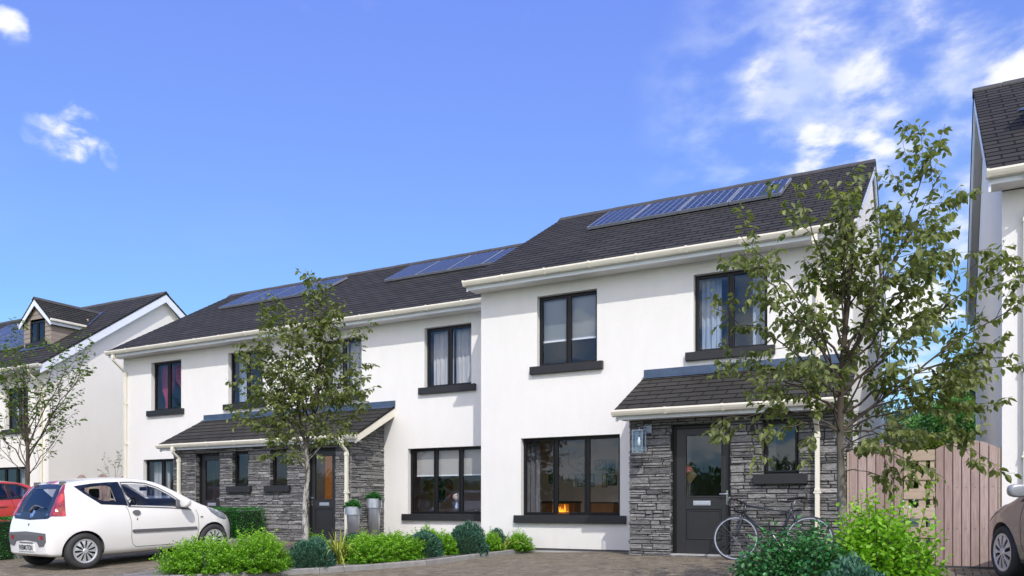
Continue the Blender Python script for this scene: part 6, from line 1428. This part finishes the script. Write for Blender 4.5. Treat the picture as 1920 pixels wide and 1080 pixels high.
# shrubs
def lump(c, rx, ry, h, k=.16, seed=0, seg=24, z0=None):
    mb = MB(); vs = []; n = seg; m_ = 9; z0 = c[2] if z0 is None else z0
    for i in range(m_ + 1):
        th = PI / 2 * i / m_
        for j in range(n):
            a = 2 * PI * j / n; f = 1 + k * noise.noise(Vector((math.cos(a) * 1.6 + seed, math.sin(a) * 1.6, th * 1.4 + seed))); vs.append((c[0] + rx * f * math.cos(a) * math.cos(th), c[1] + ry * f * math.sin(a) * math.cos(th), z0 + h * f * math.sin(th)))
    mb.add(vs, [(i * n + j, i * n + (j + 1) % n, (i + 1) * n + (j + 1) % n, (i + 1) * n + j) for i in range(m_) for j in range(n)]); return mb
def sprig_shrub(label, x, y, rx, h, nsp=170, leaf=.030, m_=None, name='leafy_shrub', seed=1, core=True, group=None, peaks=.12, per=20, cat='shrub', ry=None, wide=.72, corem=None):
    """upright-twigged shrub: many leafy shoots from one base"""
    global RNG
    RNG = np.random.default_rng(seed + 100); ry = ry or rx; z = gz(x, y) + .05; T = empty(name, (x, y, z), label, cat, group)
    n = int(nsp * 2.1); a = RNG.uniform(0, 2 * PI, n); el = np.arcsin(RNG.uniform(.02, 1, n)); k = RNG.normal(1, peaks, n) * (1 + .10 * np.sin(a * 3 + seed))
    dx, dy, dz = np.cos(a) * np.cos(el), np.sin(a) * np.cos(el), np.sin(el)
    E_ = np.stack([dx * rx * k, dy * ry * k, dz * h * k], 1); B = np.stack([dx * rx * .18, dy * ry * .18, np.zeros(n)], 1)
    P, D = [], []; tw = MB()
    ts = np.linspace(.45, 1.0, per)
    for i in range(n):
        mid = (B[i] + E_[i]) / 2 + np.array([dx[i] * rx * .12, dy[i] * ry * .12, -.05 * h]); 
        ang = RNG.uniform(0, 6)
        last = None
        for t in ts:
            p = (1 - t) ** 2 * B[i] + 2 * t * (1 - t) * mid + t * t * E_[i]; d = 2 * (1 - t) * (mid - B[i]) + 2 * t * (E_[i] - mid); d = d / np.linalg.norm(d); d = d * .6 + np.array([0, 0, .55]); ang += 2.4
            s_ = np.cross(d, [math.cos(ang), math.sin(ang), .2]); s_ /= np.linalg.norm(s_) + 1e-9; P.append(p + s_ * leaf * .15); D.append(d * .55 + s_ * .9 + RNG.normal(0, .15, 3))
        tip = E_[i] + np.array([dx[i] * .2, dy[i] * .2, .8]) * leaf
        if i % 2 == 0: tw.tube([Vector(B[i]) + Vector((x, y, z)), Vector(mid) + Vector((x, y, z)), Vector(E_[i]) + Vector((x, y, z))], [.004, .003, .0015], 4, cap=False)
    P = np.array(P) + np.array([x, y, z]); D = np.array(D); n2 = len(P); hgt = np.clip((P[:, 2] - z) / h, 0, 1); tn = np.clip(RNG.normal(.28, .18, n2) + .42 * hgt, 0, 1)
    tw.build('twigs', M['bark_dark'], T, fixn=False)
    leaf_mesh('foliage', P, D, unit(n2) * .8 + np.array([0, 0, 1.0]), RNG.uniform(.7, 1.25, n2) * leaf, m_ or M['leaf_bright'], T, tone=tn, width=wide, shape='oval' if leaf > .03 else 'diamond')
    if core: lump((x, y, z), rx * .70, ry * .70, h * .72, seed=seed).build('shade_core', corem or M['leaf_core_b'], T, smooth=True)  # dark lump added inside to block light between the leaves
    return T
def dome_shrub(label, x, y, rx, h, n=5200, leaf=.022, m_=None, name='domed_shrub', seed=1, group=None, ry=None, cat='shrub', depth=.10):
    global RNG
    RNG = np.random.default_rng(seed + 300); ry = ry or rx; z = gz(x, y) + .05; T = empty(name, (x, y, z), label, cat, group)
    v = unit(n); v[:, 2] = np.abs(v[:, 2]); v[:, 2] = v[:, 2] * 1.0 - .05
    f = np.array([1 + .20 * noise.noise(Vector((p[0] * 2.2 + seed, p[1] * 2.2, p[2] * 2.2))) + .09 * noise.noise(Vector((p[0] * 7, p[1] * 7 + seed, p[2] * 7))) for p in v]) * (1 - depth * RNG.random(n) ** 1.5)
    P = v * np.array([rx, ry, h]) * (f * (1 + .04 * RNG.random(n)))[:, None] + np.array([x, y, z]); D = v * .9 + unit(n) * .55 + np.array([0, 0, .35])
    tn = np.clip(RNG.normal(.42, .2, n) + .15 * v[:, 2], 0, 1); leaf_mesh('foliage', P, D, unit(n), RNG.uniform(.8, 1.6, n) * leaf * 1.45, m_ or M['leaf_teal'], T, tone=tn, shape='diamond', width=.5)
    lump((x, y, z), rx * .80, ry * .80, h * .80, k=.10, seed=seed).build('shade_core', M['leaf_core'], T, smooth=True); return T  # dark core added under the leaves to stop light passing the dome
def strap_plant(label, x, y, r, h, n=34, seed=1, w=.018, cat='plant', name='strap_leaf_plant', group=None):
    rr = random.Random(seed); z = gz(x, y) + .05; T = empty(name, (x, y, z), label, cat, group); mb = MB()
    for i in range(n):
        a = rr.uniform(0, 2 * PI); up_ = rr.random() ** 1.2; L = h * rr.uniform(.8, 1.15); out = r * (1.25 - up_ * 1.05) * rr.uniform(.7, 1.1); dr = max(0, .9 - up_) * L * rr.uniform(.5, 1.0)
        b_ = Vector((x + rr.gauss(0, .03), y + rr.gauss(0, .03), z - .02)); d = Vector((math.cos(a), math.sin(a), 0)); pr = None; S9 = 9
        side = Vector((-d.y, d.x, 0)); tw_ = rr.uniform(-.5, .5); vs = []; uvs = []
        for k in range(S9 + 1):
            t = k / S9; p = b_ + d * (out * t ** 1.25) + Vector((0, 0, 1)) * (L * (t - .0) * (1 - .25 * t) - dr * t ** 2.6); ww = w * (1 - t ** 2.5) * (.75 + .5 * math.sin(min(1, t * 1.6) * PI * .6)) + .0006
            s2 = (side * math.cos(tw_ * t) + Vector((0, 0, 1)) * math.sin(tw_ * t)); c = Vector((0, 0, -.25 * ww)) + d * .0
            vs += [p - s2 * ww / 2, p + c, p + s2 * ww / 2]
        fs = []; uv = []
        for k in range(S9):
            for q, (u0, u1) in ((0, (0, .5)), (1, (.5, 1))): fs.append((3 * k + q, 3 * k + q + 1, 3 * k + q + 4, 3 * k + q + 3)); uv.append([(u0, k / S9), (u1, k / S9), (u1, (k + 1) / S9), (u0, (k + 1) / S9)])
        mb.add(vs, fs, uv)
    mb.build('leaves', M['strap'], T, fixn=False); return T
def hedge(label, pts, wd, h, n, leaf=.03, seed=1):
    global RNG
    RNG = np.random.default_rng(seed); x, y = pts[0]; z = gz(x, y); T = empty('box_hedge', (x, y, z), label, 'hedge'); core = MB(); P, D = [], []
    tot = sum(math.dist(a, b_) for a, b_ in zip(pts[:-1], pts[1:]))
    for a, b_ in zip(pts[:-1], pts[1:]):
        a, b_ = Vector((*a, 0)), Vector((*b_, 0)); d = (b_ - a).normalized(); s_ = Vector((d.y, -d.x, 0)); L = (b_ - a).length; k = int(n * L / tot)
        q = [a, b_, b_ - s_ * wd, a - s_ * wd]; i_ = .07
        A_, B_ = a + d * i_ - s_ * i_, b_ - d * i_ - s_ * i_; vs = []
        for p in (A_, B_, B_ - s_ * (wd - 2 * i_), A_ - s_ * (wd - 2 * i_)): vs.append((p.x, p.y, gz(p.x, p.y)))
        for p in (A_, B_, B_ - s_ * (wd - 2 * i_), A_ - s_ * (wd - 2 * i_)): vs.append((p.x, p.y, gz(p.x, p.y) + h - i_))
        core.add(vs, [(4, 5, 6, 7), (0, 1, 5, 4), (1, 2, 6, 5), (2, 3, 7, 6), (3, 0, 4, 7)])
        for _ in range(k):
            f = RNG.random(); t = RNG.random()
            area = [L * h, L * wd, L * h, wd * h, wd * h]; c = RNG.choice(5, p=np.array(area) / sum(area))
            if c == 0: p = a + d * L * t + Vector((0, 0, h * f)); o_ = s_
            elif c == 1: p = a + d * L * t - s_ * wd * f + Vector((0, 0, h)); o_ = Vector((0, 0, 1))
            elif c == 2: p = a + d * L * t - s_ * wd + Vector((0, 0, h * f)); o_ = -s_
            elif c == 3: p = a - s_ * wd * t + Vector((0, 0, h * f)); o_ = -d
            else: p = b_ - s_ * wd * t + Vector((0, 0, h * f)); o_ = d
            bmpy = noise.noise(p * 3.0) * .03; g = gz(p.x, p.y); P.append((p.x + o_.x * bmpy - o_.x * RNG.random() * .04, p.y + o_.y * bmpy - o_.y * RNG.random() * .04, p.z + g + o_.z * bmpy - o_.z * RNG.random() * .03)); D.append(tuple(o_ + Vector(RNG.normal(0, .6, 3)) + Vector((0, 0, .2))))
    P, D = np.array(P), np.array(D); leaf_mesh('foliage', P, D, unit(len(P)), RNG.uniform(.7, 1.3, len(P)) * leaf, M['leaf_hedge'], T, shape='diamond', width=.65)
    core.build('shade_core', M['leaf_core'], T); return T  # dark inner box serving as shade behind the hedge leaves
hedge('clipped green box hedge along the kerb, from the red car to the porch', [(-15.25, 7.6), (-14.95, 9.3), (-14.35, 11.2), (-13.92, 12.9), (-13.85, 13.68)], .62, .76, 38000, .030)
G1 = 'shrubs along the kerbed bed'
sprig_shrub('large lime-green shrub at the left end of the bed, beside the white car', -9.42, 8.16, .62, .46, 380, .032, seed=1, group=G1)
sprig_shrub('tall lime-green shrub at the left end of the bed, touching the first dark teal dome', -8.84, 8.60, .46, .56, 300, .032, seed=2, group=G1)
sprig_shrub('lime-green sprigs just behind the first dark teal dome, at the foot of the pale trunk', -9.35, 10.4, .30, .36, 90, .032, seed=3, group=G1)
dome_shrub('dark teal dome shrub at the foot of the pale tree trunk', -8.50, 9.35, .36, .42, 5200, seed=1, group=G1)
strap_plant('yellow-green striped strap-leaf plant between the teal dome and the large lime shrub', -8.30, 9.72, .56, .74, 56, 3, .030)
dome_shrub('small dark teal dome behind the striped plant, below the steel planters', -9.45, 11.5, .26, .30, 2600, seed=7, group=G1)
sprig_shrub('lime-green shrub in front of the steel planters, just right of the striped plant', -8.14, 10.28, .46, .43, 280, .032, seed=5, group=G1)
sprig_shrub('lime-green shrub below the right steel planter, touching the second teal dome', -7.96, 10.80, .42, .43, 250, .032, seed=6, group=G1)
dome_shrub('dark teal dome shrub below the left end of the dining window sill', -7.78, 11.30, .33, .42, 4600, seed=2, group=G1)
sprig_shrub('lime-green sprigs behind the teal dome, against the white wall left of the dining window', -8.55, 12.6, .28, .38, 90, .032, seed=8, group=G1)
sprig_shrub('lime-green shrub between the two teal domes below the dining window', -7.68, 11.72, .30, .38, 170, .032, seed=9, group=G1)
dome_shrub('largest dark teal dome, below the middle of the dining window', -7.42, 12.15, .35, .54, 5200, seed=3, group=G1)
sprig_shrub('small lime-green shrub below the corner of the end house', -7.22, 12.65, .23, .34, 130, .030, seed=11, group=G1)
dome_shrub('small teal dome half hidden behind the second striped plant', -7.45, 13.3, .20, .38, 1800, seed=5, group=G1)
strap_plant('smaller striped strap-leaf plant with red-tinged tips near the right end of the bed', -7.10, 12.86, .42, .56, 26, 8, .022)
sprig_shrub('lime-green shrub at the right end of the kerbed bed, against the end house wall', -6.98, 13.32, .25, .32, 150, .030, seed=12, group=G1)
for i, (x, y, lb) in enumerate([(-9.9, 9.0, 'few striped strap leaves rising above the left lime shrub'), ]): strap_plant(lb, x + .95, y + .5, .16, .62, 7, 20 + i, .014)
G2 = 'shrubs in the near bed'
sprig_shrub('tall lime-green shrub in the near bed, in front of the lattice fence', -.42, 6.95, .41, .98, 520, .042, seed=15, per=22, group=G2, peaks=.13)
sprig_shrub('dark green leafy shrub in front of the rear wheel of the bicycle', -.96, 6.60, .55, .80, 640, .038, M['leaf_dark'], seed=16, per=20, group=G2, peaks=.08, corem=M['leaf_core'])
dome_shrub('low dark teal dome in front of the tall lime shrub by the fence', -.54, 6.28, .40, .66, 9000, .022, seed=17, group=G2)

for (P_, (x, y, z_)), lb in zip(PL, ('small dark green plant in the shorter steel planter', 'small dark green plant in the taller steel planter')):
    sd = sprig_shrub(lb, x, y, .165, .17, 60, .036, M['leaf_hedge'], 'potted_plant', 40, core=False, per=9, peaks=.05, cat='plant', wide=.6)
    sd.location.z = z_ - .03
# greenery beyond the houses
def blob_tree(label, x, y, r, h, m_, n=9000, leaf=.14, seed=1, trunk_h=1.2, cat='tree', name='garden_tree', lobes=14, group=None, squash=.8):
    global RNG
    RNG = np.random.default_rng(seed + 900); T = empty(name, (x, y, 0), label, cat, group); q = MB(); q.tube([(x, y, -.1), (x + .05, y, h * .35), (x, y, h * .7)], [r * .09, r * .06, r * .03], 9); 
    cs = []
    for i in range(lobes):
        d = unit(1)[0]; d[2] = d[2] * .8; c = np.array([x, y, trunk_h + (h - trunk_h) * .52]) + d * np.array([r * .62, r * .62, (h - trunk_h) * .36]) * RNG.uniform(.5, 1); cs.append((c, r * RNG.uniform(.28, .5)))
        q.tube([(x, y, h * .35), Vector((x, y, h * .4)).lerp(Vector(c.tolist()), .6), c.tolist()], [r * .035, r * .02, r * .008], 5, cap=False)
    q.build('trunk', M['bark_dark'], T, smooth=True, fixn=False); P, D = [], []; per = n // lobes; tn = []
    for c, rr_ in cs:
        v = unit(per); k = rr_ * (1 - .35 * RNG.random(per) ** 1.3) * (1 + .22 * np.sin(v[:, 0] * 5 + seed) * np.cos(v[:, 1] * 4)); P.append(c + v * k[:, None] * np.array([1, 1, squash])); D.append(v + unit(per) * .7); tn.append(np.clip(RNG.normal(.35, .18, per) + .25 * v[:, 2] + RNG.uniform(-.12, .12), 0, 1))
    P, D, tn = np.concatenate(P), np.concatenate(D), np.concatenate(tn); leaf_mesh('crown', P, D, unit(len(P)), RNG.uniform(.6, 1.3, len(P)) * leaf, m_, T, tone=tn, shape='diamond', width=.7); return T
blob_tree('round dark green tree beyond the fence, tallest of the clear greenery there', .60, 27, 2.1, 5.0, M['leaf_holly'], 16000, .11, 1, .3)
blob_tree('yellow-green bush beyond the fence, in front of the round dark tree', -.35, 25, 1.0, 3.3, M['leaf_yellow'], 7000, .09, 2, .2)
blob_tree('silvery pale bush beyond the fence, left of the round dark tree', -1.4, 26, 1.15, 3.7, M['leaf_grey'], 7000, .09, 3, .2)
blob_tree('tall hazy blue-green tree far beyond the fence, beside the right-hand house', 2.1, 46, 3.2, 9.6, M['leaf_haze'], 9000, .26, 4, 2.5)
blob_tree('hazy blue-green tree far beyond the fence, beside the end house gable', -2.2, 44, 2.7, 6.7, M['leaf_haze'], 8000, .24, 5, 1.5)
tree('thin young sapling above the fence between the pair and the far left house', (-23.4, 16.6), [(0, 0, 0), (.02, 0, 1.2), (0, 0, 2.3)], [(1.2, -.35, 0, 2.25), (1.4, .35, 0, 2.1), (1.3, .9, 0, 2.0), (1.5, .1, .2, 2.5)], .07, M['bark_dark'], M['leaf_thin'], twigs=4, seed=9, r0=.02, name='sapling', spacing=.14, droop=.2, up=.2)
# wood on the far side of the road, behind the viewer; it shows in the window panes
def wood():
    global RNG
    RNG = np.random.default_rng(77); n = 60000; X = RNG.uniform(-75, 60, n); prof = np.array([4.4 + 1.5 * noise.noise(Vector((x * .11, 0, 3))) + 1.2 * noise.noise(Vector((x * .42, 7, 0))) + .5 * noise.noise(Vector((x * 1.3, 0, 9))) for x in X])
    Z = RNG.random(n) ** .75 * prof - 1.2; Y = -27 + RNG.uniform(-2, 2, n) - .25 * Z; P = np.stack([X, Y, Z], 1); o = leaf_mesh('distant_wood', P, unit(n), unit(n), RNG.uniform(.4, 1.0, n) * .42, M['leaf_holly'], shape='diamond', width=.8); tag(o, 'line of trees across the road reflected in the windows', 'wood', kind='stuff')
wood()
